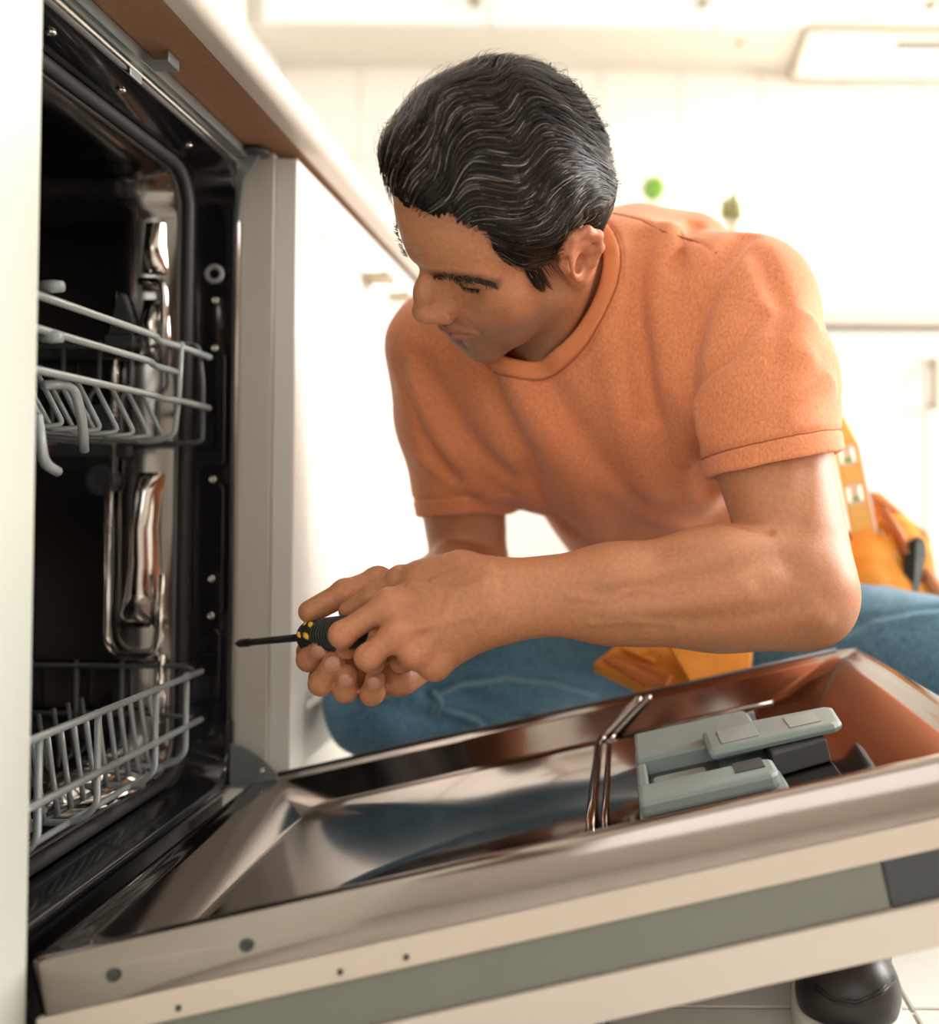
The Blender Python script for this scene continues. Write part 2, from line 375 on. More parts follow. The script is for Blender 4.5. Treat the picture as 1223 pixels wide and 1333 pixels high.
# tub shell (inside faces)
loft([rrect(-.487, ty0-.022, ty1+.022, tz0-.016, tz1+.016, .045), rrect(-.496, ty0-.004, ty1+.004, tz0-.004, tz1+.004, .045), rrect(-.56, ty0, ty1, tz0, tz1, .05), rrect(-.90, ty0, ty1, tz0, tz1, .05), rrect(-.955, ty0+.05, ty1-.05, tz0+.05, tz1-.05, .03), rrect(-.957, .92, .93, .45, .46, .004)], 'tub', TUBM, dw)
sh = MB().box((-.965, DW0+.002, .10), (-.60, DW0+.006, .826)).box((-.965, DW1-.006, .10), (-.60, DW1-.002, .826)).box((-.968, DW0+.002, .10), (-.964, DW1-.002, .826)).box((-.965, DW0+.002, .822), (-.44, DW1-.002, .827)).box((-.965, DW0+.002, .098), (-.44, DW1-.002, .102))
sh.build('casing', BLACK, dw)
MB().box((-.95, DW0+.03, 0), (-.47, DW1-.03, .098)).build('base', BLACK, dw)
# galvanised strip between collar and countertop, corner bracket, clip
MB().box((-.434, DW0+.004, .8235), (-.4225, DW1-.014, .8345)).build('mounting_strip', ZINC, dw)
cp = P(183, 88, .90)
cl_ = MB(); cy = .895
cl_.box((-.436, cy-.011, .824), (-.400, cy+.011, .8262)).box((-.402, cy-.011, .824), (-.400, cy+.011, .8345)).box((-.436, cy-.011, .812), (-.434, cy+.011, .826))
cl_.build('mounting_clip', ZINC, dw, bevel=.0008)
cb_ = MB().prism([(-.437, DW1-.011, .822), (-.420, DW1-.011, .8345), (-.405, DW1-.011, .8345), (-.4275, DW1-.011, .80), (-.434, DW1-.011, .74)], (0, .004, 0))
cb_.build('corner_bracket', ZINC, dw)
MB().lathe([(.014, 0), (.016, .003), (.012, .006), (.004, .007)], (-.413, DW1-.012, .8275), (0,0,1), 18).build('bracket_screw', GREYDK, dw)
# screws along the collar
sc = None
def screw(p, axis, parent, r=.0045, m=None):
    return MB().lathe([(r, 0), (r, .0015), (r*.7, .0028), (r*.45, .0028), (r*.4, .0012), (0, .0012)], p, axis, 14).build('screw', m or CHROME, parent)
wy = ty1+.0272      # far inner face of the collar
for z in (.660, .605, .455, .342, .300): screw((-.458, wy, z), (0,-1,0), dw)
for y in (.80, .915, 1.06): screw((-.458, y, tz1+.0195), (0,0,-1), dw)
MB().tube([Vector((-.459+.0085*math.cos(a), wy-.002, .690+.0085*math.sin(a))) for a in [k*math.pi/10 for k in range(20)]], .003, 8, closed=True).build('grommet', mat('grey_rubber', (.28,.29,.29), .5), dw)
# embossed rib in the collar
for (x, z0_, z1_) in ((-.456, .30, .45), (-.456, .47, .60), (-.458, .20, .285)):
    MB().tube(arc_path([(x-.014, wy-.0005, z0_), (x-.014, wy-.0005, z1_), (x+.01, wy-.0005, z1_), (x+.01, wy-.0005, z0_), (x-.014, wy-.0005, z0_+.002)], .01), .0016, 6).build('embossed_rib', BLACKG, dw)
# rack rail and rollers on the far wall
MB().box((-.90, ty1-.016, .585), (-.52, ty1-.001, .607)).build('rack_rail', mat('rail_steel', (.25,.25,.25), .25, 1.), dw, bevel=.002)
for x, z in ((-.565, .520), (-.565, .453)):
    MB().lathe([(.017, 0), (.017, .012), (.013, .014), (.008, .010), (.003, .012)], (x, ty1-.002, z), (0,-1,0), 22).build('roller', GREYDK, dw)
MB().box((-.64, ty1-.012, .478), (-.535, ty1-.001, .502)).build('roller_bracket', GREYDK, dw, bevel=.003)
MB().box((-.640, ty1-.0135, .484), (-.622, ty1-.0122, .496)).build('red_marker', mat('red_mark', (.45,.06,.02), .4), dw)
# bright steel relief and rods shaped after embossed guides and reflections on the far wall
def channel(name, rows):
    mb = MB(); R = []
    for z, x0, x1, d in rows:
        R.append([Vector((.018+x0+(x1-x0)*k/10, ty1-.001-d*math.sin(math.pi*k/10)**.7, z)) for k in range(11)])
    return mb.grid(R, True).build(name, CHROME, dw)
channel('guide_reflection', [(.29, -.572, -.512, .003), (.305, -.568, -.515, .022), (.33, -.560, -.518, .026), (.36, -.558, -.520, .022), (.40, -.556, -.522, .024), (.44, -.552, -.520, .02), (.455, -.550, -.518, .014), (.462, -.548, -.518, .003)])
channel('guide_reflection', [(.585, -.552, -.512, .003), (.595, -.552, -.514, .018), (.63, -.548, -.516, .02), (.648, -.546, -.518, .012), (.655, -.545, -.518, .002)])
channel('guide_reflection', [(.685, -.548, -.518, .003), (.695, -.547, -.519, .014), (.715, -.545, -.521, .016), (.74, -.544, -.522, .006)])
MB().tube(arc_path([(-.556, ty1-.012, .45), (-.556, ty1-.012, .275), (-.542, ty1-.02, .262), (-.500, ty1-.02, .262), (-.495, ty1-.018, .28), (-.495, ty1-.016, .35)], .012), .0045, 10).build('steel_rod', CHROME, dw)
MB().tube(arc_path([(-.495, ty1-.014, .17), (-.495, ty1-.014, .262)], .01), .0055, 10).build('steel_rod', CHROME, dw)
MB().tube(arc_path([(-.525, ty1-.016, .672), (-.500, ty1-.016, .672), (-.497, ty1-.016, .66), (-.497, ty1-.016, .58)], .012), .0045, 10).build('steel_rod', CHROME, dw)
MB().tube([(-.552, ty1-.012, .66), (-.552, ty1-.012, .46)], .0035, 10).build('steel_rod', CHROME, dw)
# sump dome and filter on the tub floor, lower spray arm
MB().lathe([(.085, 0), (.080, .02), (.062, .038), (.035, .048), (.012, .05), (.0, .05)], (-.565, 1.04, tz0-.01), (0,0,1), 32).build('sump_cover', CHROME, dw)
MB().lathe([(.055, 0), (.055, .008), (.045, .010), (.044, .004), (0, .004)], (-.62, .86, tz0+.001), (0,0,1), 32).build('filter', GREYDK, dw)
MB().tube([(-.60, .80, .50), (-.62, .93, .498), (-.60, 1.07, .496)], .012, 12, radii=[.006, .014, .006]).build('spray_arm', mat('spray_grey', (.30,.30,.28), .4), dw)
# hinge arm
ha = MB().prism([(-.432, DW1-.016, .110), (-.432, DW1-.016, .156), (-.418, DW1-.016, .153), (-.397, DW1-.016, .141), (-.380, DW1-.016, .124), (-.378, DW1-.016, .112)], (0, .003, 0))
ha = ha.build('hinge_arm', ZINC, dw); screw((-.396, DW1-.016, .127), (0,-1,0), ha, .003)
MB().box((-.4395, DW1-.010, .108), (-.4325, DW1-.004, .18)).build('hinge_plate', BLACK, dw)

# ---- door, swung down to 13 degrees above level
A_ = math.radians(12.9)
DM = Matrix(((math.cos(A_), 0, -math.sin(A_), XD), (0, 1, 0, DW0), (math.sin(A_), 0, math.cos(A_), ZD), (0, 0, 0, 1)))   # (s along, w across, n up) -> world
W, LN = DW1-DW0, .712
door = MB()
def D(s, w, n): return DM @ Vector((s, w, n))
# tray: profile rings from the outer lip to the floor
dz = -.036
def trayring(s0, s1, w0, w1, n, r, k=6):
    out = []
    for cs, cw, a0 in ((s1-r, w1-r, 0), (s0+r, w1-r, 90), (s0+r, w0+r, 180), (s1-r, w0+r, 270)):
        for i in range(k+1):
            a = math.radians(a0+90*i/k); out.append(D(cs+r*math.cos(a), cw+r*math.sin(a), n))
    return out
rings = [trayring(.000, LN, .0, W, -.040, .012), trayring(.000, LN, .0, W, -.004, .012), trayring(.003, LN-.003, .003, W-.003, -.0005, .012), trayring(.012, LN-.010, .009, W-.009, 0, .014),
         trayring(.016, LN-.016, .013, W-.012, -.0015, .014), trayring(.020, LN-.022, .016, W-.015, -.0035, .016), trayring(.024, LN-.028, .019, W-.0175, -.0035, .018), trayring(.030, LN-.034, .022, W-.020, -.006, .02),
         trayring(.070, LN-.088, .036, W-.030, dz+.004, .03), trayring(.077, LN-.096, .041, W-.035, dz, .03), trayring(.30, .40, .20, .25, dz, .01)]
mb = MB(); mb.grid([r+[r[0]] for r in rings], True); mb.add(rings[-1], [tuple(range(len(rings[-1])))], True)
door = mb.build('door', STEEL_D, dw); door['label'] = 'bright steel door tray swung down'
# raised bead across the tray in front of the dispenser bay, running up the far wall
def bead(ds, nm, r):
    pts = [D(.395+ds, .045, dz+.002), D(.395+ds, .20, dz+.002), D(.397+ds, W-.05, dz+.002), D(.402+ds, W-.036, dz+.004), D(.438+ds, W-.0235, -.010), D(.448+ds, W-.0205, -.005), D(.452+ds, W-.014, -.001)]
    return MB().tube(arc_path(pts, .012), r, 8).build(nm, STEEL_D, door)
bead(0, 'bead', .0045); bead(.012, 'bead', .0028)
# recessed bay floor lines beyond the bead
MB().tube([D(.425, W-.039, dz+.002), D(.52, W-.037, dz+.002), D(.595, W-.037, dz+.002)], .0022, 8).build('bead', STEEL_D, door)
MB().tube(arc_path([D(.03, W-.006, .001), D(.35, W-.006, .001), D(LN-.03, W-.006, .001)], .01), .0022, 8).build('edge_seal', mat('brown_seal', (.05,.035,.03), .3), door)
# steel side, trims and the kitchen front panel
side = MB()
def dbox(s0, s1, w0, w1, n0, n1, name, m, bev=.001, parent=None): return MB().box((s0, w0, n0), (s1, w1, n1), DM).build(name, m, parent or door, bevel=bev)
dbox(.004, LN-.004, .0025, W-.0025, -.0405, -.0395, 'back_plate', STEEL)
dbox(.0, LN, -.0005, W, -.062, -.0405, 'side_trim', CREAM, .002)
dbox(.002, .60, .003, W-.003, -.097, -.0622, 'insulation_box', SIDEG, .002)
dbox(.6005, LN+.002, .003, W-.003, -.097, -.0622, 'control_fascia', GREYDK, .002)
dbox(-.012, LN+.006, -.001, W+.001, -.128, -.0972, 'kitchen_front', mat('front_laminate', (.72,.63,.57), .4), .0015)
for s in (.060, .155): screw(D(s, 0, -.022), DM.to_3x3() @ Vector((0,-1,0)), door, .0048, GREYDK)
for s in (.215, .262, .10): screw(D(s, -.0005, -.0540), DM.to_3x3() @ Vector((0,-1,0)), door, .002, GREYDK)
# detergent dispenser in grey plastic
DS = (.435, .625); DY = (.095, .325)
def dpoly(poly, n0, n1, name, m, bev=.002, parent=None):
    b = MB().prism([D(s, w, n0) for s, w in poly], (D(0,0,n1)-D(0,0,n0))); return b.build(name, m, parent or door, bevel=bev)
dpoly([(.437,.100), (.437,.320), (.555,.320), (.560,.300), (.560,.105), (.556,.100)], dz-.001, dz+.006, 'dispenser_base', GREYPL)
dpoly([(.440,.215), (.440,.317), (.553,.317), (.557,.300), (.557,.215)], dz+.006, dz+.0235, 'dispenser_housing', GREYPL, .003)
dpoly([(.439,.102), (.439,.150), (.545,.150), (.555,.143), (.555,.109), (.548,.102)], dz+.006, dz+.020, 'dispenser_housing', GREYPL, .004)
dpoly([(.440,.150), (.440,.215), (.448,.215), (.448,.150)], dz+.006, dz+.020, 'dispenser_rib', GREYPL, .002)
dpoly([(.449,.151), (.449,.214), (.512,.214), (.512,.151)], dz+.006, dz+.0085, 'dispenser_cup', GREYDK, .001)
dpoly([(.452,.156), (.452,.180), (.500,.180), (.500,.156)], dz+.0085, dz+.016, 'cup_divider', GREYPL, .004)
lid = dpoly([(.505,.165), (.505,.240), (.555,.240), (.622,.232), (.628,.225), (.624,.172), (.616,.166)], dz+.0215, dz+.0305, 'dispenser_lid', GREYPL, .004)
dpoly([(.518,.180), (.518,.226), (.552,.226), (.552,.180)], dz+.0306, dz+.0312, 'lid_window', mat('lid_grey', (.30,.36,.35), .4), .0004)
dpoly([(.580,.182), (.580,.220), (.608,.217), (.608,.182)], dz+.0306, dz+.0312, 'lid_window', MATS['lid_grey'], .0004)
dpoly([(.556,.150), (.556,.240), (.606,.228), (.606,.160)], dz+.001, dz+.0213, 'lid_reflection', GREYDK, .002)  # dark block put in for the dark reflection under the lid
dpoly([(.521,.121), (.521,.150), (.546,.150), (.546,.121)], dz+.0203, dz+.0207, 'slider_slot', GREYDK, .0002)
dpoly([(.556,.303), (.556,.309), (.563,.311), (.563,.301)], dz+.006, dz+.022, 'latch', GREYPL, .001)

# ---- racks
def wire(parent, pts, r=.0024, m=None, rad=.012, name='wire'):
    return MB().tube(arc_path(pts, rad), r, 8).build(name, m or WIRE, parent)
ru = empty('dish_rack', (-.66, .926, .495), 'grey wire upper dish rack inside the dishwasher', 'rack', 'dishwasher racks')
ry0, ry1 = ty0+.012, ty1-.012
xr = -.447
wire(ru, [(xr-.45, ry1-.004, .600), (xr-.06, ry1-.004, .600), (xr-.02, ry1-.004, .603)], .0028, WIRE_D)
wire(ru, [(xr-.02, ry0, .592), (xr, ry0+.01, .592), (xr, .97, .592), (xr-.012, 1.0, .592), (xr-.012, 1.045, .594), (xr, ry1-.002, .589)], .0036, WIRE, .02)
wire(ru, [(xr-.02, ry0, .566), (xr, ry0+.01, .566), (xr, .96, .566), (xr-.012, .99, .566), (xr-.012, 1.045, .566)], .0034, WIRE, .02)
wire(ru, [(xr-.02, ry0, .534), (xr, ry0+.01, .534), (xr, .97, .534), (xr-.008, 1.0, .534), (xr-.008, 1.05, .536), (xr, ry1-.002, .533)], .0034, WIRE, .02)
wire(ru, [(xr-.028, ry1-.004, .603), (xr-.012, ry1-.004, .602), (xr-.006, ry1-.004, .560), (xr-.006, ry1-.004, .496), (xr-.02, ry1-.004, .494), (xr-.10, ry1-.004, .494)], .0028, WIRE_D, .01)
wire(ru, [(xr-.008, 1.045, .598), (xr-.010, 1.045, .54), (xr-.014, 1.045, .50), (xr-.03, 1.045, .494), (xr-.40, 1.045, .494)], .0028, WIRE, .012)
for k, x in enumerate((xr-.045, xr-.085, xr-.12, xr-.16, xr-.20)):
    wire(ru, [(x, ry1-.004, .606), (x, ry1-.004, .555), (x-.008, ry1-.010, .545), (x-.008, ry1-.010, .496), (x-.008, ry1-.03, .492), (x-.008, ry0+.03, .492), (x-.008, ry0, .50), (x-.008, ry0, .60)], .0022, WIRE_D, .01)
for k in range(9):
    y = ry0+.035+k*.032
    wire(ru, [(xr-.05, y, .545), (xr-.03, y+.01, .498), (xr-.05, y, .495), (xr-.30, y, .495)], .0024, WIRE, .006, 'tine')
for k in range(6):
    y = ry0+.045+k*.04
    wire(ru, [(xr-.095, y, .540), (xr-.075, y+.008, .496)], .0022, WIRE, .006, 'tine')
wire(ru, [(xr-.012, .80, .525), (xr-.004, .83, .530), (xr-.004, .845, .50), (xr-.01, .86, .475)], .004, WIRE, .02, 'cup_hook')
wire(ru, [(xr-.002, .775, .50), (xr-.002, .785, .462), (xr-.002, .805, .456)], .0042, WIRE, .012, 'cup_hook')
for z in (.6, .56): MB().lathe([(.0045, 0), (.0052, .008), (.0045, .016)], (xr-.006, ry0+.032, z+.002), (1,0,0), 14).build('rack_knob', WIRE, ru)
MB().prism([(-.556, ry1-.003, .612), (-.528, ry1-.003, .612), (-.526, ry1-.003, .626), (-.538, ry1-.003, .658), (-.546, ry1-.003, .658)], (0, -.008, 0)).build('rack_bracket', GREYDK, ru, bevel=.003)
MB().box((-.558, ry1-.013, .598), (-.526, ry1-.001, .612)).build('rack_bracket', GREYDK, ru, bevel=.002)
rl = empty('dish_rack', (-.66, .926, .15), 'grey wire lower dish rack inside the dishwasher', 'rack', 'dishwasher racks')
wire(rl, [(xr-.40, ry0, .249), (xr-.01, ry0, .249), (xr, ry0+.012, .249), (xr, ry1-.012, .246)], .0034, WIRE)
wire(rl, [(xr-.40, ry0, .197), (xr-.01, ry0, .197), (xr, ry0+.012, .197), (xr, ry1-.012, .194)], .0034, WIRE)
wire(rl, [(xr-.01, ry1-.012, .247), (xr-.02, ry1-.004, .250), (xr-.08, ry1-.004, .250), (xr-.40, ry1-.004, .250)], .0030, WIRE_D)
wire(rl, [(xr-.01, ry1-.012, .196), (xr-.06, ry1-.004, .198), (xr-.40, ry1-.004, .198)], .0028, WIRE_D)
wire(rl, [(xr-.03, ry0, .156), (xr-.026, ry0+.02, .152), (xr-.026, ry1-.02, .152)], .003, WIRE)
for y in (.785, .875, .985, 1.055):
    wire(rl, [(xr-.002, y, .250), (xr-.002, y, .165), (xr-.02, y, .152), (xr-.42, y, .150)], .003, WIRE, .02)
for x in (xr-.05, xr-.09, xr-.14, xr-.19):
    wire(rl, [(x, ry1-.004, .256), (x, ry1-.004, .165), (x, ry1-.02, .152), (x, ry0+.02, .152), (x, ry0, .165), (x, ry0, .25)], .0026, WIRE_D, .012)
for k in range(15):
    y = ry0+.03+k*.0215
    wire(rl, [(xr-.052, y-.006, .224), (xr-.046, y+.002, .152)], .0024, WIRE, .006, 'tine')
for k in range(12):
    y = ry0+.03+k*.0265
    wire(rl, [(xr-.12, y-.006, .220), (xr-.114, y+.002, .152)], .0022, WIRE_D, .006, 'tine')
# ================================================================== implicit surfaces for bodies and cloth
f32 = np.float32
def A3(p): return np.array(tuple(p), dtype=f32)
class RC:            # tapered capsule
    def __init__(s, a, b, ra, rb):
        s.a, s.b, s.ra, s.rb = A3(a), A3(b), ra, rb; s.ba = s.b-s.a; s.l2 = max(float(s.ba @ s.ba), 1e-12)
        s.c = (s.a+s.b)/2; s.r = math.sqrt(s.l2)/2+max(ra, rb)
    def ev(s, p, cc=None, cr=0):
        if cc is not None and np.linalg.norm(cc-s.c)-s.r > cr: return None
        q = p-s.a; t = np.clip((q @ s.ba)/s.l2, 0, 1)
        q = q-t[:, None]*s.ba
        return np.sqrt(np.einsum('ij,ij->i', q, q))-(s.ra+(s.rb-s.ra)*t)
class EL:            # rotated ellipsoid, R columns = axes
    def __init__(s, c, rad, R=None):
        s.c = A3(c); s.rad = A3(rad); s.R = np.eye(3, dtype=f32) if R is None else np.array(R, dtype=f32); s.r = float(max(rad))
    def ev(s, p, cc=None, cr=0):
        if cc is not None and np.linalg.norm(cc-s.c)-s.r > cr: return None
        q = (p-s.c) @ s.R/s.rad; k0 = np.sqrt(np.einsum('ij,ij->i', q, q)); q = q/s.rad; k1 = np.sqrt(np.einsum('ij,ij->i', q, q))+1e-9
        return k0*(k0-1)/k1
class HS:            # half space: inside where (p-c).n < 0
    def __init__(s, c, n): s.c = A3(c); n = np.array(tuple(n), dtype=f32); s.n = n/np.linalg.norm(n)
    def ev(s, p, cc=None, cr=0): return (p-s.c) @ s.n
def smin(a, b, k):
    if a is None: return b
    if b is None: return a
    if k <= 0: return np.minimum(a, b)
    h = np.maximum(k-np.abs(a-b), 0)/k
    return np.minimum(a, b)-h*h*k*.25
class U:             # smooth union
    def __init__(s, k, *ch): s.k = k; s.ch = list(ch)
    def ev(s, p, cc=None, cr=0):
        d = None
        for c in s.ch: d = smin(d, c.ev(p, cc, cr), s.k)
        return d
class SUB:           # smooth subtraction of several
    def __init__(s, k, a, *bs): s.k = k; s.a = a; s.bs = bs
    def ev(s, p, cc=None, cr=0):
        d = s.a.ev(p, cc, cr)
        if d is None: return None
        for b in s.bs:
            e = b.ev(p, cc, cr)
            if e is not None: d = -smin(-d, e, s.k)
        return d
class ISECT:
    def __init__(s, k, a, *bs): s.k = k; s.a = a; s.bs = bs
    def ev(s, p, cc=None, cr=0):
        d = s.a.ev(p, cc, cr)
        if d is None: return None
        for b in s.bs:
            e = b.ev(p, cc, cr)
            if e is not None: d = -smin(-d, -e, s.k)
        return d
class OFF:           # offset, optionally by a function of position
    def __init__(s, a, o=0, fn=None): s.a, s.o, s.fn = a, o, fn
    def ev(s, p, cc=None, cr=0):
        d = s.a.ev(p, cc, cr)
        if d is None: return None
        d = d-s.o
        return d-s.fn(p) if s.fn is not None else d
def chain(pts, rad, k=0.004):
    return U(k, *[RC(pts[i], pts[i+1], rad[i], rad[i+1]) for i in range(len(pts)-1)])
def mesh_sdf(tree, lo, hi, h, n=14, proj=2, mg=.035):
    """sparse surface nets: returns vertices and quads"""
    lo = np.array(lo, dtype=f32); B = n*h; dim = np.ceil((np.array(hi)-lo)/B).astype(int)
    cx = [lo[i]+(np.arange(dim[i])+.5)*B for i in range(3)]
    G = np.stack(np.meshgrid(*cx, indexing='ij'), -1).reshape(-1, 3).astype(f32)
    I = np.stack(np.meshgrid(*[np.arange(d) for d in dim], indexing='ij'), -1).reshape(-1, 3)
    rad = B*.867
    act = []
    for s in range(0, len(G), 20000):
        d = tree.ev(G[s:s+20000]); act.append(np.abs(d) < rad*1.35+.004)
    act = np.concatenate(act); G, I = G[act], I[act]
    g1 = np.arange(n+1); loc = np.stack(np.meshgrid(g1, g1, g1, indexing='ij'), -1).reshape(-1, 3)
    NX = np.int64(4096)
    VK, VP, EK = [], [], []
    corner = [(0,0,0),(1,0,0),(0,1,0),(1,1,0),(0,0,1),(1,0,1),(0,1,1),(1,1,1)]
    edges = [(0,1),(2,3),(4,5),(6,7),(0,2),(1,3),(4,6),(5,7),(0,4),(1,5),(2,6),(3,7)]
    cv = np.array(corner, dtype=f32)
    for c, b in zip(G, I):
        base = b*n; pts = (lo+(base+loc)*h).astype(f32)
        d = tree.ev(pts, c, rad+mg)
        if d is None: continue
        d = d.reshape(n+1, n+1, n+1); ins = d < 0
        if ins.all() or not ins.any(): continue
        C8 = np.stack([d[a:n+a, e:n+e, g:n+g] for a, e, g in corner], -1); I8 = C8 < 0
        m = I8.any(-1) & ~I8.all(-1)
        ii = np.argwhere(m)
        if len(ii):
            v = C8[m]; acc = np.zeros((len(v), 3), f32); cnt = np.zeros(len(v), f32)
            for a, e in edges:
                x = (v[:, a] < 0) != (v[:, e] < 0); den = v[:, a]-v[:, e]; den = np.where(np.abs(den) < 1e-9, 1e-9, den); t = np.clip(v[:, a]/den, 0, 1)
                q = cv[a]+(cv[e]-cv[a])*t[:, None]; acc += q*x[:, None]; cnt += x
            p = lo+(base+ii+acc/cnt[:, None])*h; p = p.astype(f32)
            for _ in range(proj):
                e0 = h*.5; d0 = tree.ev(p, c, rad+mg)
                gr = np.stack([tree.ev(p+np.eye(3, dtype=f32)[k]*e0, c, rad+mg)-d0 for k in range(3)], 1)/e0
                st = d0/np.maximum(np.einsum('ij,ij->i', gr, gr), .3); st = np.clip(st, -h*.6, h*.6)
                p = p-gr*st[:, None]
            gi = (ii+base).astype(np.int64); VK.append(gi[:, 0]+NX*(gi[:, 1]+NX*gi[:, 2])); VP.append(p)
        for ax in range(3):
            sl0 = [slice(0, n)]*3; sl1 = [slice(0, n)]*3; sl1[ax] = slice(1, n+1)
            a0, a1 = ins[tuple(sl0)], ins[tuple(sl1)]; ei = np.argwhere(a0 != a1)
            if len(ei): EK.append(np.concatenate([ei+base, np.full((len(ei), 1), ax), a0[tuple(ei.T)][:, None]], 1))
    VK = np.concatenate(VK); VP = np.concatenate(VP); o = np.argsort(VK); VK, VP = VK[o], VP[o]
    E = np.concatenate(EK).astype(np.int64); quads = []
    for ax in range(3):
        e = E[E[:, 3] == ax]; b, c = [(1, 2), (2, 0), (0, 1)][ax]; idx = []
        ok = np.ones(len(e), bool)
        for db, dc in ((0, 0), (1, 0), (1, 1), (0, 1)):
            g = e[:, :3].copy(); g[:, b] -= db; g[:, c] -= dc
            k = g[:, 0]+NX*(g[:, 1]+NX*g[:, 2]); j = np.clip(np.searchsorted(VK, k), 0, len(VK)-1); ok &= VK[j] == k; idx.append(j)
        q = np.stack(idx, 1); fl = e[:, 4] == 1; q[~fl] = q[~fl][:, ::-1]; quads.append(q[ok])
    return VP, np.concatenate(quads)
def sdf_object(name, V, Q, m, parent=None, colors=None, attr='tint'):
    me = bpy.data.meshes.new(name); me.vertices.add(len(V)); me.vertices.foreach_set('co', V.astype(np.float32).ravel())
    me.loops.add(Q.size); me.loops.foreach_set('vertex_index', Q.astype(np.int32).ravel())
    me.polygons.add(len(Q)); me.polygons.foreach_set('loop_start', np.arange(0, Q.size, 4, dtype=np.int32)); me.polygons.foreach_set('loop_total', np.full(len(Q), 4, dtype=np.int32))
    me.update(calc_edges=True); me.validate()
    me.polygons.foreach_set('use_smooth', np.ones(len(me.polygons), bool))
    if colors is not None:
        a = me.color_attributes.new(attr, 'FLOAT_COLOR', 'POINT'); c = np.ones((len(V), 4), np.float32); c[:, :3] = colors; a.data.foreach_set('color', c.ravel())
    me.materials.append(m); o = bpy.data.objects.new(name, me); col.objects.link(o)
    if parent: o.parent = parent; o.matrix_parent_inverse = parent.matrix_world.inverted()
    return o
def keep_largest(V, Q):
    """drop stray specks, keep the one connected surface"""
    lab = np.arange(len(V))
    while True:
        m = lab[Q].min(1); new = lab.copy()
        for k in range(4): np.minimum.at(new, Q[:, k], m)
        new = new[new]
        if (new == lab).all(): break
        lab = new
    u, c = np.unique(lab, return_counts=True); keep = lab == u[c.argmax()]
    idx = np.cumsum(keep)-1
    return V[keep], idx[Q[keep[Q].all(1)]]
def vnoise(p, s, seed=0):
    """cheap smooth pseudo noise from sines"""
    r = np.random.default_rng(seed); o = np.zeros(len(p), f32)
    for k in range(4):
        w = r.normal(size=3).astype(f32); w /= np.linalg.norm(w); o += np.sin(p @ (w*s*(1+.35*k))+r.uniform(0, 6.28)).astype(f32)
    return o/4
def seg_dist(p, pts):
    d = np.full(len(p), 9., f32)
    for a, b in zip(pts[:-1], pts[1:]):
        a, b = A3(a), A3(b); ba = b-a; q = p-a; t = np.clip((q @ ba)/(ba @ ba), 0, 1); q = q-t[:, None]*ba; d = np.minimum(d, np.sqrt(np.einsum('ij,ij->i', q, q)))
    return d
def hit(tree, px, py, y0=.6, y1=1.7):
    """first point of a surface seen through a place in the photograph"""
    d = (FW*F_PX+CR*(px-PPX)+CU*(PPY-py)).normalized(); o = Vector((0, 0, CAMZ)); t = y0
    for _ in range(160):
        v = float(tree.ev(np.array([tuple(o+d*t)], f32))[0])
        if v < .0004: return o+d*t
        t += max(v*.7, .0004)
        if t > y1*1.3: break
    return o+d*t

class Folds:
    """creases and ridges along polylines lying on a surface"""
    def __init__(s, items):
        s.it = []
        for pl, am, w in items:
            q = np.array([tuple(x) for x in pl], f32); cc = q.mean(0); s.it.append((pl, am, w, cc, float(np.linalg.norm(q-cc, axis=1).max())+2.6*w))
    def __call__(s, p):
        o = np.zeros(len(p), f32); cc = p.mean(0); r = float(np.sqrt(((p-cc)**2).sum(1).max()))
        for pl, am, w, c, rr in s.it:
            if np.linalg.norm(cc-c) > r+rr: continue
            o += am*np.exp(-(seg_dist(p, pl)/w)**2)
        return o
# ================================================================== the man
person = empty('person', (.08, 1.30, 0), 'man in an orange t-shirt and blue jeans crouching over the dishwasher door with a screwdriver', 'person')
HO = Vector((-.0997, .9356, .694+.000))
HF = Vector((-.691, -.2905, -.6619)).normalized(); HL = Vector((.7117, -.4339, -.5525)); HL = (HL-HF*HL.dot(HF)).normalized(); HU = HF.cross(HL)
HR = np.array((tuple(HF), tuple(HL), tuple(HU)), dtype=f32).T
def H(f, l, u): return HO+HF*f+HL*l+HU*u
def HE(c, rad): return EL(H(*c), rad, HR)
def hrot(c, rad, yaw=0, pitch=0, roll=0):
    R = Matrix.Rotation(yaw, 3, 'Z') @ Matrix.Rotation(pitch, 3, 'Y') @ Matrix.Rotation(roll, 3, 'X')
    return EL(H(*c), rad, HR @ np.array(R, dtype=f32))
def Hc(*ps): return [H(*p) for p in ps]

# ---- skeleton
SHL = P(966, 410, 1.02); ELB = P(1048, 772, .905); WRL = P(640, 776, .865)
SHR = P(584, 458, 1.15); ERB = P(612, 742, 1.24); WRR = P(545, 838, .985)
C7 = H(-.055, 0, -.135)
# ---- head
head = U(.016,
    HE((-.004, 0, .048), (.101, .077, .089)), HE((.052, 0, .045), (.043, .061, .055)),
    HE((.035, 0, -.018), (.054, .060, .070)))
head = U(.020, head,
    RC(H(.010, .050, -.052), H(.070, .018, -.090), .018, .017), RC(H(.010, -.050, -.052), H(.070, -.018, -.090), .018, .017),
    RC(H(.074, -.010, -.092), H(.074, .010, -.092), .0185, .0185),
    HE((.052, .043, -.012), (.026, .022, .026)), HE((.052, -.043, -.012), (.026, .022, .026)),
    HE((.072, 0, -.056), (.026, .033, .034)), HE((.045, .035, -.055), (.03, .022, .035)), HE((.045, -.035, -.055), (.03, .022, .035)))
for s in (1, -1):
    head = U(.012, head, RC(H(.0885, s*.012, .0305), H(.071, s*.047, .0300), .0108, .0108))
head = SUB(.014, head, HE((.102, .035, .010), (.023, .020, .0125)), HE((.102, -.035, .010), (.023, .020, .0125)))
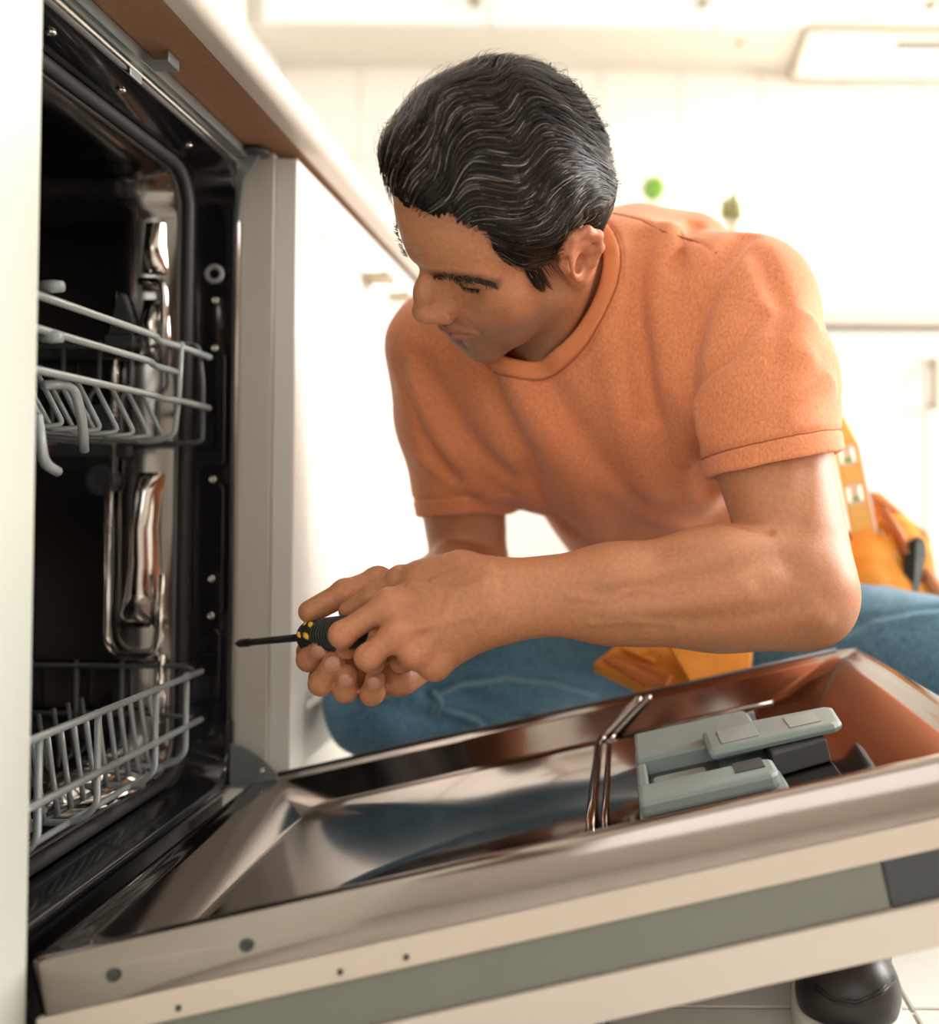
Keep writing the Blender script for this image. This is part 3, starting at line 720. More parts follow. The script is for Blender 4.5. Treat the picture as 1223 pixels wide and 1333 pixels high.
eyes = U(.002, HE((.0705, .035, .0125), (.0135, .015, .0120)), HE((.0705, -.035, .0125), (.0135, .015, .0120)))
head = U(.004, head, eyes)
head = SUB(.002, head, RC(H(.0825, .023, .0115), H(.0845, .035, .0095), .0010, .0012), RC(H(.0845, .035, .0095), H(.078, .047, .0115), .0012, .0010))
nose = U(.008, RC(H(.089, 0, .026), H(.107, 0, .000), .0078, .0088), RC(H(.106, 0, .002), H(.115, 0, -.018), .0085, .0098), HE((.111, 0, -.0215), (.0125, .0125, .0105)),
         HE((.100, .0145, -.0245), (.0125, .0085, .0098)), HE((.100, -.0145, -.0245), (.0125, .0085, .0098)), RC(H(.085, .012, .010), H(.094, .011, -.016), .008, .011), RC(H(.085, -.012, .010), H(.094, -.011, -.016), .008, .011))
head = U(.005, head, nose)
head = SUB(.003, head, HE((.105, .0065, -.0335), (.007, .0035, .004)), HE((.105, -.0065, -.0335), (.007, .0035, .004)))
lips = U(.003, RC(H(.0985, -.007, -.0500), H(.0985, .007, -.0500), .0055, .0055), RC(H(.0985, .007, -.0500), H(.088, .024, -.0545), .0055, .003), RC(H(.0985, -.007, -.0500), H(.088, -.024, -.0545), .0055, .003),
         RC(H(.0965, -.008, -.0605), H(.0965, .008, -.0605), .0065, .0065), RC(H(.0965, .008, -.0605), H(.087, .022, -.057), .0065, .003), RC(H(.0965, -.008, -.0605), H(.087, -.022, -.057), .0065, .003))
head = U(.006, head, lips)
head = SUB(.0025, head, chain([H(.090, -.028, -.0565), H(.103, -.010, -.0548), H(.1045, 0, -.0555), H(.103, .010, -.0548), H(.090, .028, -.0565)], [.0018]*5, .001))
head = SUB(.010, head, HE((.103, 0, -.075), (.010, .016, .004)))
head = SUB(.006, head, RC(H(.098, .022, -.026), H(.086, .033, -.052), .0022, .0018))       # fold beside the mouth
# ear (his left, and a simpler right)
def ear(s):
    q = lambda f, l, u: H(f, s*l, u)
    helix = chain([q(.004,.0745,.006), q(.004,.080,.020), q(-.006,.086,.031), q(-.020,.091,.031), q(-.029,.093,.020), q(-.029,.092,.004), q(-.022,.087,-.012), q(-.012,.081,-.024)], [.0038,.0042,.0044,.0044,.0042,.004,.004,.0055], .004)
    plate = EL(q(-.012,.082,.005), (.0190,.0052,.030), HR @ np.array(Matrix.Rotation(s*.42, 3, 'Z') @ Matrix.Rotation(-.18, 3, 'Y'), dtype=f32))
    anti = chain([q(-.004,.081,.020), q(-.016,.086,.018), q(-.021,.087,.006), q(-.017,.084,-.008), q(-.008,.079,-.014)], [.0028,.0034,.0036,.0034,.003], .003)
    lobe = RC(q(-.006,.077,-.022), q(-.009,.078,-.030), .0075, .0068)
    fill = RC(q(-.022,.087,.020), q(-.005,.082,.021), .0062, .0058)
    tragus = RC(q(.006,.0745,.002), q(.003,.079,-.006), .0055, .0038)
    e = U(.005, plate, fill, helix, anti, lobe, tragus, RC(q(-.004,.072,.0), q(-.004,.074,-.01), .012, .010))
    return SUB(.004, e, EL(q(-.006,.086,-.001), (.0085,.008,.0105), HR))
head = SUB(.003, head, RC(H(.103, .0225, -.017), H(.094, .0235, -.034), .0014, .0012))
head = U(.006, head, ear(1), ear(-1))
# ---- neck, with the sternomastoid standing out
neck = U(.03, RC(H(-.028, 0, -.03), C7+HF*.018, .056, .062), RC(H(.012, 0, -.055), C7+HF*.05-HU*.02, .040, .045),
         RC(H(-.022, .062, -.035), P(705, 470, 1.04), .016, .014), RC(C7, SHL+(C7-SHL)*.35, .055, .045), RC(C7, SHR+(C7-SHR)*.35, .055, .045))
headneck = U(.018, head, neck)
# ---- arms
def lerp(a, b, t): return a*(1-t)+b*t
foreL = U(.02,
    RC(ELB, lerp(ELB, WRL, .28)+Vector((0,0,.006)), .047, .0525), RC(lerp(ELB, WRL, .28)+Vector((0,0,.006)), lerp(ELB, WRL, .62)+Vector((0,0,.002)), .0525, .041), RC(lerp(ELB, WRL, .62), WRL, .041, .0305),
    RC(lerp(ELB, WRL, .08)+Vector((0,-.012,.030)), lerp(ELB, WRL, .38)+Vector((0,-.012,.020)), .027, .026),      # brachioradialis
    RC(lerp(ELB, WRL, .05)+Vector((0,-.010,-.018)), lerp(ELB, WRL, .5)+Vector((0,-.012,-.016)), .026, .022),
    RC(ELB+Vector((.016,.010,-.018)), ELB+Vector((-.03,0,-.020)), .026, .022),                                     # olecranon
    RC(lerp(ELB, WRL, .9)+Vector((0,-.008,-.012)), lerp(ELB, WRL, 1.0)+Vector((0,-.008,-.012)), .018, .020))
upL = U(.025, RC(SHL, lerp(SHL, ELB, .45)+Vector((-.004,0,0)), .062, .054), RC(lerp(SHL, ELB, .45)+Vector((-.004,0,0)), ELB, .054, .045),
        RC(lerp(SHL, ELB, .50)+Vector((-.020,-.018,0)), lerp(SHL, ELB, .80)+Vector((-.010,-.014,0)), .034, .026), RC(lerp(SHL, ELB, .45)+Vector((.020,.012,0)), lerp(SHL, ELB, .88)+Vector((.018,.006,0)), .034, .026))
armL = U(.014, foreL, upL)
armL = SUB(.006, armL, chain([P(948, 680, .835), P(968, 688, .83), P(990, 686, .835)], [.002, .0022, .001], .002))     # elbow crease
foreR = U(.02, RC(ERB, lerp(ERB, WRR, .3), .046, .049), RC(lerp(ERB, WRR, .3), WRR, .049, .029))
upR = U(.025, RC(SHR, lerp(SHR, ERB, .5), .060, .054), RC(lerp(SHR, ERB, .5), ERB, .054, .046))
armR = U(.014, foreR, upR)
# ---- hands
def finger(pts, r, nail=None):
    n = len(pts); c = chain(pts, r, .004)
    kn = [EL(p, (rr*1.07,)*3) for p, rr in zip(pts[1:-1], r[1:-1])]
    return U(.004, c, *kn)
# left hand: back of the hand to the camera, knuckles to the left
mcpL = [P(506, 786, .846), P(519, 823, .830), P(541, 851, .832), P(566, 868, .842)]
wl = WRL
palmL = U(.016, RC(wl, lerp(wl, mcpL[0], .96)+Vector((0,.010,-.004)), .028, .0155), RC(wl+Vector((0,-.004,-.006)), lerp(wl, mcpL[1], .96)+Vector((0,.010,0)), .027, .0155),
          RC(wl+Vector((0,-.002,-.010)), lerp(wl, mcpL[2], .96)+Vector((0,.010,.002)), .025, .0145), RC(wl+Vector((0,0,-.016)), lerp(wl, mcpL[3], .97)+Vector((0,.010,.002)), .020, .0135),
          RC(P(600, 745, .872), P(548, 752, .872), .020, .015), RC(P(612, 768, .885), P(560, 800, .885), .024, .020))
kL = [EL(mcpL[0], (.0118,)*3), EL(mcpL[1], (.0125,)*3), EL(mcpL[2], (.0110,)*3), EL(mcpL[3], (.0105,)*3)]
tendL = [RC(lerp(wl, m_, .30)+Vector((0,-.017,0)), m_+Vector((0,-.002,0)), .003, .0045) for m_ in mcpL[:3]]
fL = [finger([mcpL[0], P(446, 826, .835), P(452, 842, .862), P(466, 838, .878)], [.0108, .0102, .0088, .0076]),
      finger([mcpL[1], P(480, 855, .825), P(486, 862, .852), P(500, 848, .872)], [.0106, .0100, .0088, .0076]),
      finger([mcpL[2], P(524, 860, .862), P(530, 852, .884), P(540, 838, .892)], [.0104, .0094, .0086, .0076]),
      finger([mcpL[3], P(556, 864, .872), P(558, 852, .888), P(562, 840, .894)], [.0096, .0086, .0080, .0070]),
      finger([P(566, 748, .876), P(522, 754, .880), P(486, 776, .884), P(453, 795, .886)], [.0150, .0112, .0098, .0082])]
handL = U(.012, palmL, *kL)
handL = U(.006, handL, *tendL)
# veins on the back of the hand and the forearm
def vein(pts, r=.0018): return chain(pts, [r]*len(pts), .003)
handL = U(.007, handL, U(.0012, *fL[:4]), fL[4])
# right hand: under the handle, fingertips curling up towards the camera, thumb on top
palmR = U(.016, RC(WRR, P(470, 835, .935), .027, .018), RC(WRR, P(480, 855, .93), .027, .017), RC(WRR, P(496, 868, .925), .025, .016), RC(WRR, P(515, 878, .915), .023, .016),
          RC(P(540, 800, .965), P(505, 768, .935), .022, .018), RC(P(548, 858, .955), P(520, 884, .898), .020, .015))
fR = [finger([P(462, 834, .935), P(404, 848, .912), P(403, 858, .886), P(420, 842, .872)], [.0112, .0105, .0098, .0090]),
      finger([P(474, 858, .930), P(420, 882, .905), P(419, 889, .876), P(436, 859, .866)], [.0112, .0104, .0100, .0092]),
      finger([P(490, 868, .925), P(451, 898, .900), P(450, 899, .876), P(452, 878, .864)], [.0108, .0100, .0094, .0086]),
      finger([P(510, 878, .915), P(484, 902, .895), P(485, 902, .878), P(489, 882, .866)], [.0105, .0100, .0094, .0084]),
      finger([P(512, 768, .935), P(492, 757, .920), P(450, 772, .903), P(404, 796, .895)], [.0165, .0128, .0118, .0104])]
handR = U(.007, palmR, U(.0010, *fR[:4]), fR[4])
# finger nails stand slightly proud
def naildisc(tip, prev, out, w=.0062, ln=.0078):
    d = (tip-prev).normalized(); o = (out-d*out.dot(d)).normalized(); s = d.cross(o)
    return dict(c=tip, d=d, o=o, s=s, w=w, l=ln)
view = Vector((.15, -1, -.1))
nails = []
for pts, r, w in (((P(403, 858, .886), P(420, 842, .872)), .0090, .0062), ((P(419, 889, .876), P(436, 859, .866)), .0092, .0068), ((P(450, 899, .876), P(452, 878, .864)), .0086, .0062), ((P(485, 902, .878), P(489, 882, .866)), .0084, .0058)):
    n_ = naildisc(pts[1], pts[0], view, w); n_['c'] = pts[1]+n_['o']*(r*.80)+n_['d']*.001; nails.append(n_)
nail_sdf = [EL(n_['c'], (n_['l'], n_['w'], .0022), np.array((tuple(n_['d']), tuple(n_['s']), tuple(n_['o'])), dtype=f32).T) for n_ in nails]
handR = U(.0012, handR, *nail_sdf)
core = U(.03, RC(C7, SHL, .05, .045), RC(C7, SHR, .05, .045))
LEFT = U(.016, armL, handL); RIGHT = U(.016, armR, handR)
RELIEF = Folds([([hit(LEFT, *q) for q in pl], a_, w_) for pl, a_, w_ in (
    ([(990,690),(900,735),(800,758)], .0030, .012), ([(1015,722),(930,750),(850,768),(780,775)], -.0035, .010), ([(1040,790),(950,806),(860,812)], -.0020, .009), ([(970,770),(880,790),(790,795)], .0022, .010),
    ([(700,742),(650,742),(615,738)], .0016, .006), ([(628,758),(590,774),(560,768),(535,762)], .0020, .0042), ([(615,800),(575,812),(545,818)], .0016, .0042), ([(600,742),(565,756)], .0014, .004), ([(590,774),(580,800),(560,835)], .0014, .0035),
    ([(648,732),(656,780),(648,818)], -.0016, .005), ([(640,735),(632,790)], .0012, .008), ([(1036,742),(1042,752)], -.0022, .014), ([(1060,802),(1066,808)], .0045, .013), ([(950,682),(975,690),(1000,694)], -.0035, .005),
    ([(920,760),(870,772),(830,768),(790,782),(740,776)], .0016, .0035), ([(880,815),(820,808),(770,812)], .0013, .0035), ([(1050,610),(1040,690),(1030,730)], -.0022, .012),
    ([(527,800),(535,806)], -.0020, .008), ([(540,830),(548,834)], -.0020, .008), ([(440,818),(446,812)], -.0010, .0025), ([(452,832),(460,822)], -.0008, .0022), ([(470,846),(478,838)], -.0010, .0025))])
LEFT = OFF(LEFT, 0, RELIEF)
BODY = U(.03, U(0, LEFT, RIGHT), core)
BODY = U(.012, BODY, headneck)
V, Q = mesh_sdf(BODY, (-.42, .72, .18), (.32, 1.36, .90), .0017)
V, Q = keep_largest(V, Q)
# skin tint
base = np.array((.50, .212, .105)); colr = np.tile(base, (len(V), 1)).astype(f32)
def blend(mask, c):
    global colr
    mask = np.clip(mask, 0, 1)[:, None]; colr = colr*(1-mask)+np.array(c, f32)*mask
hp = (V-A3(HO)) @ HR
n1 = vnoise(V, 60, 3)
colr *= (1+.07*n1)[:, None]
sm = lambda x, a, b: np.clip((x-a)/(b-a), 0, 1)
inhead = (hp[:, 2] > -.13) & (np.abs(hp[:, 1]) < .1) & (np.abs(hp[:, 0]) < .14)
dl = lips.ev(V.astype(f32)); blend(np.where(inhead, sm(-dl, -.0022, .0004)*.85, 0), (.31, .10, .075))
beard = sm(-hp[:, 2], .030, .052)*sm(hp[:, 0], -.005, .03)*np.where(inhead, 1, 0); blend(beard*.72*(1-sm(-dl, -.003, 0)), (.25, .135, .085))
de = ear(1).ev(V.astype(f32)); blend(np.where(inhead, sm(-de, -.004, 0)*.6, 0), (.62, .22, .12))
blend(np.where(inhead, np.exp(-(((hp[:, 0]-.113)/.016)**2+(hp[:, 1]/.016)**2+((hp[:, 2]+.02)/.016)**2))*.35, 0), (.50, .18, .10))
dn = np.min([n_.ev(V.astype(f32)) for n_ in nail_sdf], 0); blend(sm(-dn, -.0006, .0003)*.75, (.68, .40, .30))
for p, r in [(m_, .014) for m_ in mcpL[:3]]+[(P(446, 826, .835), .012), (P(480, 858, .825), .012)]:
    blend(np.exp(-((V-A3(p))**2).sum(1)/(r*r))*.5, (.56, .20, .115))
BROW = [hit(headneck, *q) for q in ((566, 358), (597, 360), (624, 363), (646, 369))]
eb = np.minimum(seg_dist(V, BROW), 9)
blend(np.where(inhead, sm(-eb, -.008, -.003)*.55, 0), (.10, .05, .03))
blend(np.where(inhead, sm(-eyes.ev(V.astype(f32)), -.0045, .0005)*.55, 0), (.20, .09, .05))  # eye-socket shade painted into the lid colour
SKIN = mat('skin', (.5,.24,.12), .50, sss=.12, bump=.22, bscale=420); attr_color(SKIN, 'tint', .10, 240)
body = sdf_object('body', V, Q, SKIN, person, colr); body['label'] = 'tanned skin of face, neck, arms and hands'
# ---- hair: a shaped cap and combed-back wavy strands
cap = U(.02, HE((-.002, 0, .056), (.102, .082, .096)), HE((.032, 0, .090), (.066, .064, .056)), HE((-.036, 0, .02), (.068, .077, .072)))
class HairLine:
    az = np.array((0,13,29,40,46,46.6,51,60,62.5,66.5,70,73,90,104,112,125,180), f32); el = np.array((35.5,37,35.7,32,27,13,4.5,-8.5,-22,-26,-20,-4,3,3,-14,-34,-44), f32)
    def ev(s, p, cc=None, cr=0):
        q = (p-A3(HO)) @ HR; rr = np.hypot(q[:, 0], q[:, 1])
        a = np.degrees(np.arctan2(np.abs(q[:, 1]), q[:, 0])); e_ = np.degrees(np.arctan2(q[:, 2]-.03, rr)); lim = np.interp(a, s.az, s.el)
        lim = lim+1.6*np.sin(a*1.9)*(a < 45)
        return (np.clip(np.radians(lim-e_), -.5, .5)*np.clip(np.hypot(rr, q[:, 2]-.03), .03, .13)*.8).astype(f32)
def groove(p):
    q = (p-A3(HO)) @ HR
    w = .012*np.sin(q[:, 0]*55+q[:, 1]*20); return (.0028*np.sin((q[:, 1]+w)*210+q[:, 2]*60)+.002*vnoise(p, 180, 8)).astype(f32)
HAIR_T = ISECT(.020, cap, HairLine())
HAIR_T = U(.004, HAIR_T, ISECT(.003, OFF(HE((.0, 0, -.005), (.062, .0735, .072)), .0048), HairLine()))
HV, HQ = mesh_sdf(OFF(HAIR_T, 0, groove), tuple(HO-Vector((.22, .24, .2))), tuple(HO+Vector((.2, .2, .22))), .0024)
HV, HQ = keep_largest(HV, HQ)
HAIRB = mat('hair_base', (.010, .007, .005), .7, noise=.3, nscale=120)
HAIRB.node_tree.nodes['Principled BSDF'].inputs['Specular IOR Level'].default_value = .15
hair = sdf_object('hair', HV, HQ, HAIRB, person); hair['label'] = 'dark wavy combed-back hair streaked with grey'
rg = np.random.default_rng(11)
N = 26000
root = HV[rg.integers(0, len(HV), N)].astype(f32)
def cap_project(p, off):
    for _ in range(2):
        d = cap_side.ev(p); e = .002
        g = np.stack([cap_side.ev(p+np.eye(3, dtype=f32)[k]*e)-d for k in range(3)], 1)/e; g /= np.linalg.norm(g, axis=1)[:, None]+1e-6
        p = p-g*(d-off)[:, None]
    return p, g
cap_side = U(.012, cap, OFF(HE((.0, 0, -.005), (.062, .0735, .072)), .0048))
hq = (root-A3(HO)) @ HR
# keep outer-facing roots only
d0 = cap_side.ev(root); kp = d0 > -.008; root = root[kp]; hq = hq[kp]; N = len(root)
lenf = np.where(hq[:, 2] < .035, .018+.012*rg.random(N), .042+.035*rg.random(N)).astype(f32)
lenf = np.where((hq[:, 2] < .0) , .010+.006*rg.random(N), lenf).astype(f32)
steps = 13
p, g = cap_project(root, np.full(N, .001, f32)); paths = []
lift = (.001+.005*rg.random(N)*(hq[:, 2] > .045)+.0055*(rg.random(N) > .975)*(hq[:, 2] > .03)).astype(f32)
for s in range(steps):
    t = s/(steps-1); paths.append(p)
    q = (p-A3(HO)) @ HR
    # flow in head space: back over the crown, sweeping down on the sides, with waves
    ph = q[:, 0]*70+vnoise(p, 34, 5)*3.2
    dirf = -np.ones(N); diru = -.25-1.0*np.clip(.045-q[:, 2], 0, .1)*8; dirl = np.where(q[:, 1] > 0, .22, -.22)+.60*np.sin(ph)*(q[:, 2] > .03)+.60*vnoise(p, 62, 6)
    diru = diru+.55*np.cos(ph*.9)*(q[:, 2] > .03)*(np.abs(q[:, 1]) > .05)
    low = (q[:, 2] < .014) & (q[:, 0] > .0); dirf = np.where(low, -.25, dirf); diru = np.where(low, -1.3, diru)
    front = np.clip((q[:, 0]-.055)/.04, 0, 1); diru = diru+front*1.2
    d = np.stack([dirf, dirl, diru], 1).astype(f32) @ HR.T
    d -= g*np.einsum('ij,ij->i', d, g)[:, None]; d /= np.linalg.norm(d, axis=1)[:, None]+1e-6
    p = p+d*(lenf/(steps-1))[:, None]
    p, g = cap_project(p, .001+lift*math.sin(math.pi*min(1, t*1.15))+.0015*vnoise(p, 140, 9))
paths = np.stack(paths, 1)          # N, steps, 3
wd = (.00018+.00020*rg.random(N)).astype(f32)
tg = np.gradient(paths, axis=1); tg /= np.linalg.norm(tg, axis=2, keepdims=True)+1e-9
vw = (np.array((0, 0, CAMZ))-A3(HO)); 
nn = (paths-A3(H(-.005, 0, .04))); nn -= tg*np.einsum('ijk,ijk->ij', nn, tg)[..., None]; nn /= np.linalg.norm(nn, axis=2, keepdims=True)+1e-9
bb = np.cross(tg, nn); taper = (1-.75*np.linspace(0, 1, steps)**2)[None, :, None]*wd[:, None, None]
rib = np.stack([paths-bb*taper, paths+bb*taper], 2)      # N, steps, 2, 3: thin ribbons
SV = rib.reshape(-1, 3)
bi = (np.arange(N)[:, None]*steps+np.arange(steps-1)[None]).reshape(-1)*2
SQ = np.stack([bi, bi+1, bi+3, bi+2], 1)
grey = rg.random(N); hs = (paths[:, 0]-A3(HO)) @ HR
greyp = .025+.085*np.clip((hs[:, 0]-.0)/.08, 0, 1)+.10*(hs[:, 2] < .05)*(hs[:, 0] < .02)
sc = np.where((grey < greyp)[:, None], np.array((.26, .23, .20)), np.array((.011, .0072, .005)))*(.5+.9*rg.random(N))[:, None]
sc = np.where(((grey > greyp) & (grey < greyp+.14))[:, None], np.array((.058, .033, .018))*(.7+.6*rg.random(N))[:, None], sc)
HAIRM = mat('hair_strand', (.03,.02,.015), .42); HAIRM.node_tree.nodes['Principled BSDF'].inputs['Specular IOR Level'].default_value = .24; attr_color(HAIRM, 'tint')
so = sdf_object('strands', SV, SQ, HAIRM, hair, np.repeat(sc, steps*2, 0)); so['kind'] = 'stuff'; so['label'] = 'fine dark and silver hairs'
# eyebrows and lashes as short hairs
def hairs(name, curve, n, ln, dirv, spread, parent, r=.00032, colr_=(.030,.018,.012)):
    m = MB(); rd = random.Random(len(name)*7+n)
    for k in range(n):
        t = rd.random()*(len(curve)-1); i = min(int(t), len(curve)-2); b0 = curve[i].lerp(curve[i+1], t-i)
        b0 = b0+HU*rd.gauss(0, spread)+HF*rd.gauss(0, spread*.3); dv_ = (dirv(t/(len(curve)-1))+Vector((rd.gauss(0,.25), rd.gauss(0,.25), rd.gauss(0,.25)))).normalized()
        m.tube([b0, b0+dv_*ln*.5+HF*.0012, b0+dv_*ln+HF*.0008], r, 3, radii=[r, r, r*.3])
    o = m.build(name, mat(name+'_hair', colr_, .5), parent, fixn=False); o['kind'] = 'stuff'; return o
def mir(p): return p-HL*(2*(p-HO).dot(HL))
for s in (1, -1):
    bw = [q+HF*.0012 for q in BROW] if s > 0 else [mir(q)+HF*.0012 for q in BROW]
    hairs('eyebrow', bw, 240 if s > 0 else 90, .0062, lambda t, s=s: HL*s*(.9)+HU*(.45-.9*t)-HF*.35*t, .0016, person)
    lash = Hc((.0825, s*.022, .0128), (.0845, s*.035, .0110), (.0785, s*.049, .0125))
    hairs('eyelash', lash, 90, .0042, lambda t, s=s: HF*.25-HU*1.0+HL*s*(t-.3), .0003, person, .00022)
# ================================================================== clothes
MID = (SHL+SHR)/2
HC = Vector((.105, 1.44, .285))
S_ = (SHL-SHR).normalized(); T_ = (MID-HC); T_ = (T_-S_*T_.dot(S_)).normalized(); N_ = -(T_.cross(S_)).normalized()     # across, up the spine, out of the chest
TR = np.array((tuple(S_), tuple(T_), tuple(N_)), dtype=f32).T
def TB(s, t, n): return MID+S_*s+T_*t+N_*n
def TE(c, rad): return EL(TB(*c), rad, TR)
torso = U(.06, TE((0, -.085, .010), (.178, .165, .112)), TE((.004, -.26, .000), (.158, .19, .098)), TE((.01, -.40, -.012), (.150, .12, .088)),
          TE((.0, -.02, -.045), (.150, .125, .085)), RC(SHR+N_*.0, C7+HU*-.02, .062, .062), RC(SHL-N_*.012, C7+HU*-.02, .070, .064),
          TE((.075, -.10, .072), (.085, .075, .045)), TE((-.075, -.10, .072), (.085, .075, .045)))
axL = (ELB-SHL).normalized(); axR = (ERB-SHR).normalized()
CAMP = Vector((0, 0, CAMZ))
def hem_plane(p0, p1, ax):
    n_ = (p0-CAMP).cross(p1-CAMP).normalized(); n_ = n_ if n_.dot(ax) > 0 else -n_
    return (p0+p1)/2, (n_+ax*.15).normalized()
hemL, hemLn = hem_plane(P(920, 624, .93), P(1093, 588, .96), axL)
hemR, hemRn = hem_plane(P(548, 672, 1.21), P(655, 662, 1.21), axR)
slL = ISECT(.002, U(.03, RC(SHL, SHL+axL*.08, .075, .073), RC(SHL+axL*.08, SHL+axL*.25, .073, .0655)), HS(hemL, hemLn))
slR = ISECT(.002, U(.03, RC(SHR, SHR+axR*.08, .067, .064), RC(SHR+axR*.08, SHR+axR*.27, .064, .0555)), HS(hemR, hemRn))
shirt0 = U(.030, torso, slL, slR, RC(P(835, 322, 1.10), P(900, 330, 1.10), .046, .046))
# neck opening
NK = C7+HF*.030
nax = (H(.0, 0, -.02)-NK).normalized()
cav = U(.02, RC(NK-nax*.0, NK+nax*.14, .066, .082), RC(NK+HF*.024-nax*.002, NK+HF*.028+nax*.14, .055, .077))
FOLDS = [([(968,306),(925,365),(904,430),(897,490),(903,560),(925,640)], -.0075, .011), ([(905,528),(960,490),(1020,445),(1050,420)], .0045, .013), ([(912,560),(985,520),(1050,470)], .0035, .014),
         ([(905,508),(950,465),(990,410)], -.003, .009), ([(662,472),(700,545),(750,620),(780,690)], .0070, .020), ([(640,500),(690,600),(740,690)], -.0050, .016), ([(700,480),(760,580),(830,660)], -.0035, .018),
         ([(530,500),(580,580),(640,640),(690,690)], .0050, .016), ([(545,470),(600,560),(660,620)], -.0045, .013), ([(870,300),(858,400),(872,500),(905,600)], .0055, .014), ([(840,310),(830,420),(845,540)], -.0040, .013),
         ([(800,330),(790,430),(810,540),(850,640)], .0040, .016), ([(905,290),(880,350)], -.005, .009), ([(520,480),(550,560),(590,620)], -.005, .010), ([(550,600),(600,630),(650,640)], .003, .010),
         ([(720,560),(800,640),(900,690)], .0035, .016), ([(990,330),(1020,400),(1010,470)], -.003, .012), ([(1030,540),(1080,500)], .003, .010), ([(740,300),(742,300)], 0, .01)]
fold3 = [([hit(shirt0, *p) for p in pl], a, w) for pl, a, w in FOLDS]
SF = Folds([(pl, a_*2.1, w_) for pl, a_, w_ in fold3 if a_])
def cloth_fn(p):
    o = .0014*vnoise(p, 38, 21)+.0009*vnoise(p, 75, 22)+SF(p)
    dc = cav.ev(p); o = o+np.where(dc < .016, .0030, 0)-.0026*np.exp(-((dc-.0185)/.0024)**2)      # ribbed collar and its seam
    for hp_, n_ in ((hemL, hemLn), (hemR, hemRn)):
        dd = (p-A3(hp_)) @ A3(n_); near = ((p-A3(hp_))**2).sum(1) < .12**2
        o = o-np.where(near, .0024*np.exp(-((dd+.021)/.0022)**2), 0)
    o = o-.0026*np.exp(-(seg_dist(p, seam)/.0022)**2)
    return o.astype(f32)
seam = [hit(shirt0, *p) for p in ((797, 276), (835, 285), (865, 300), (905, 312), (935, 330))]
arm_gap = U(.01, RC(lerp(SHL, ELB, .45), lerp(SHL, ELB, .85), .0600, .0575), RC(lerp(SHR, ERB, .55), lerp(SHR, ERB, .95), .0535, .052))
SHIRT = SUB(.0025, OFF(shirt0, 0, cloth_fn), cav, arm_gap)
SHIRT = ISECT(.004, SHIRT, HS(HC+T_*-.03, -T_))
V, Q = mesh_sdf(SHIRT, (-.36, .80, .18), (.34, 1.62, .90), .0025, proj=1, mg=.075)
V, Q = keep_largest(V, Q)
SHIRTM = mat('orange_jersey', (.80, .235, .075), .85, bump=.35, bscale=900)
def heather(m, c0, c1, scale, stretch):
    nt = m.node_tree; b = nt.nodes['Principled BSDF']; tc = nt.nodes.new('ShaderNodeTexCoord'); mp = nt.nodes.new('ShaderNodeMapping'); mp.inputs['Scale'].default_value = stretch
    n = nt.nodes.new('ShaderNodeTexNoise'); n.inputs['Scale'].default_value = scale; n.inputs['Detail'].default_value = 6; n.inputs['Roughness'].default_value = .75
    nt.links.new(tc.outputs['Object'], mp.inputs[0]); nt.links.new(mp.outputs[0], n.inputs['Vector'])
    r = nt.nodes.new('ShaderNodeValToRGB'); r.color_ramp.elements[0].position = .36; r.color_ramp.elements[0].color = (*c0, 1); r.color_ramp.elements[1].position = .66; r.color_ramp.elements[1].color = (*c1, 1)
    nt.links.new(n.outputs['Fac'], r.inputs[0]); nt.links.new(r.outputs[0], b.inputs['Base Color']); b.inputs['Sheen Weight'].default_value = .25
heather(SHIRTM, (.66, .20, .078), (.86, .33, .155), 420, (1, 1, .6))
shirt = sdf_object('t_shirt', V, Q, SHIRTM, person); shirt['label'] = 'heathered orange crew-neck t-shirt'
# ribbed collar band, and the stitched seams of collar and sleeves
RIB = mat('orange_rib', (.78, .265, .112), .9, bump=.5, bscale=1200); shirt.data.materials.append(RIB)
dcv = cav.ev(V.astype(f32)); nb = np.zeros(len(shirt.data.polygons), np.int32); nb[(dcv[Q] < .0165).all(1)] = 1; shirt.data.polygons.foreach_set('material_index', nb)
SEAMM = mat('orange_thread', (.42, .115, .04), .9)
outv = shirt0.ev(V.astype(f32))
def ring_seam(sel, c_, ax_, name, r=.0011, bins=64):
    pts = V[sel]; ax_ = Vector(ax_).normalized(); u_ = ax_.orthogonal().normalized(); w_ = ax_.cross(u_); q_ = pts-A3(c_)
    an = np.arctan2(q_ @ A3(w_), q_ @ A3(u_)); rad_ = np.hypot(q_ @ A3(w_), q_ @ A3(u_)); run = []
    for k in range(bins):
        m_ = (an >= -math.pi+2*math.pi*k/bins) & (an < -math.pi+2*math.pi*(k+1)/bins)
        run.append(Vector(pts[m_].mean(0)) if m_.sum() > 1 else None)
    if all(x is None for x in run): return
    s0 = next((k for k in range(bins) if run[k] is None), 0); run = run[s0:]+run[:s0]; cur = []
    for x in run+[None]:
        if x is None or (cur and (x-cur[-1]).length > .03):
            if len(cur) > 3: MB().tube(cur, r, 6).build(name, SEAMM, shirt)
            cur = [x] if x is not None else []
        else: cur.append(x)
ring_seam((np.abs(dcv-.0175) < .0016) & (outv > -.006), NK, nax, 'collar_seam')
for hp_, n_, a_, sh_ in ((hemL, hemLn, axL, SHL), (hemR, hemRn, axR, SHR)):
    dd_ = (V-A3(hp_)) @ A3(n_); ce_ = sh_+a_*((hp_-sh_).dot(a_)); q_ = V-A3(ce_); rr_ = np.sqrt((q_**2).sum(1))
    ring_seam((np.abs(dd_+.020) < .0016) & (rr_ < .095) & (np.abs(outv) < .008), ce_, a_, 'sleeve_seam', .0010)
ST = [hit(SHIRT, *q_) for q_ in ((799, 278), (835, 287), (865, 302), (905, 314), (933, 330))]
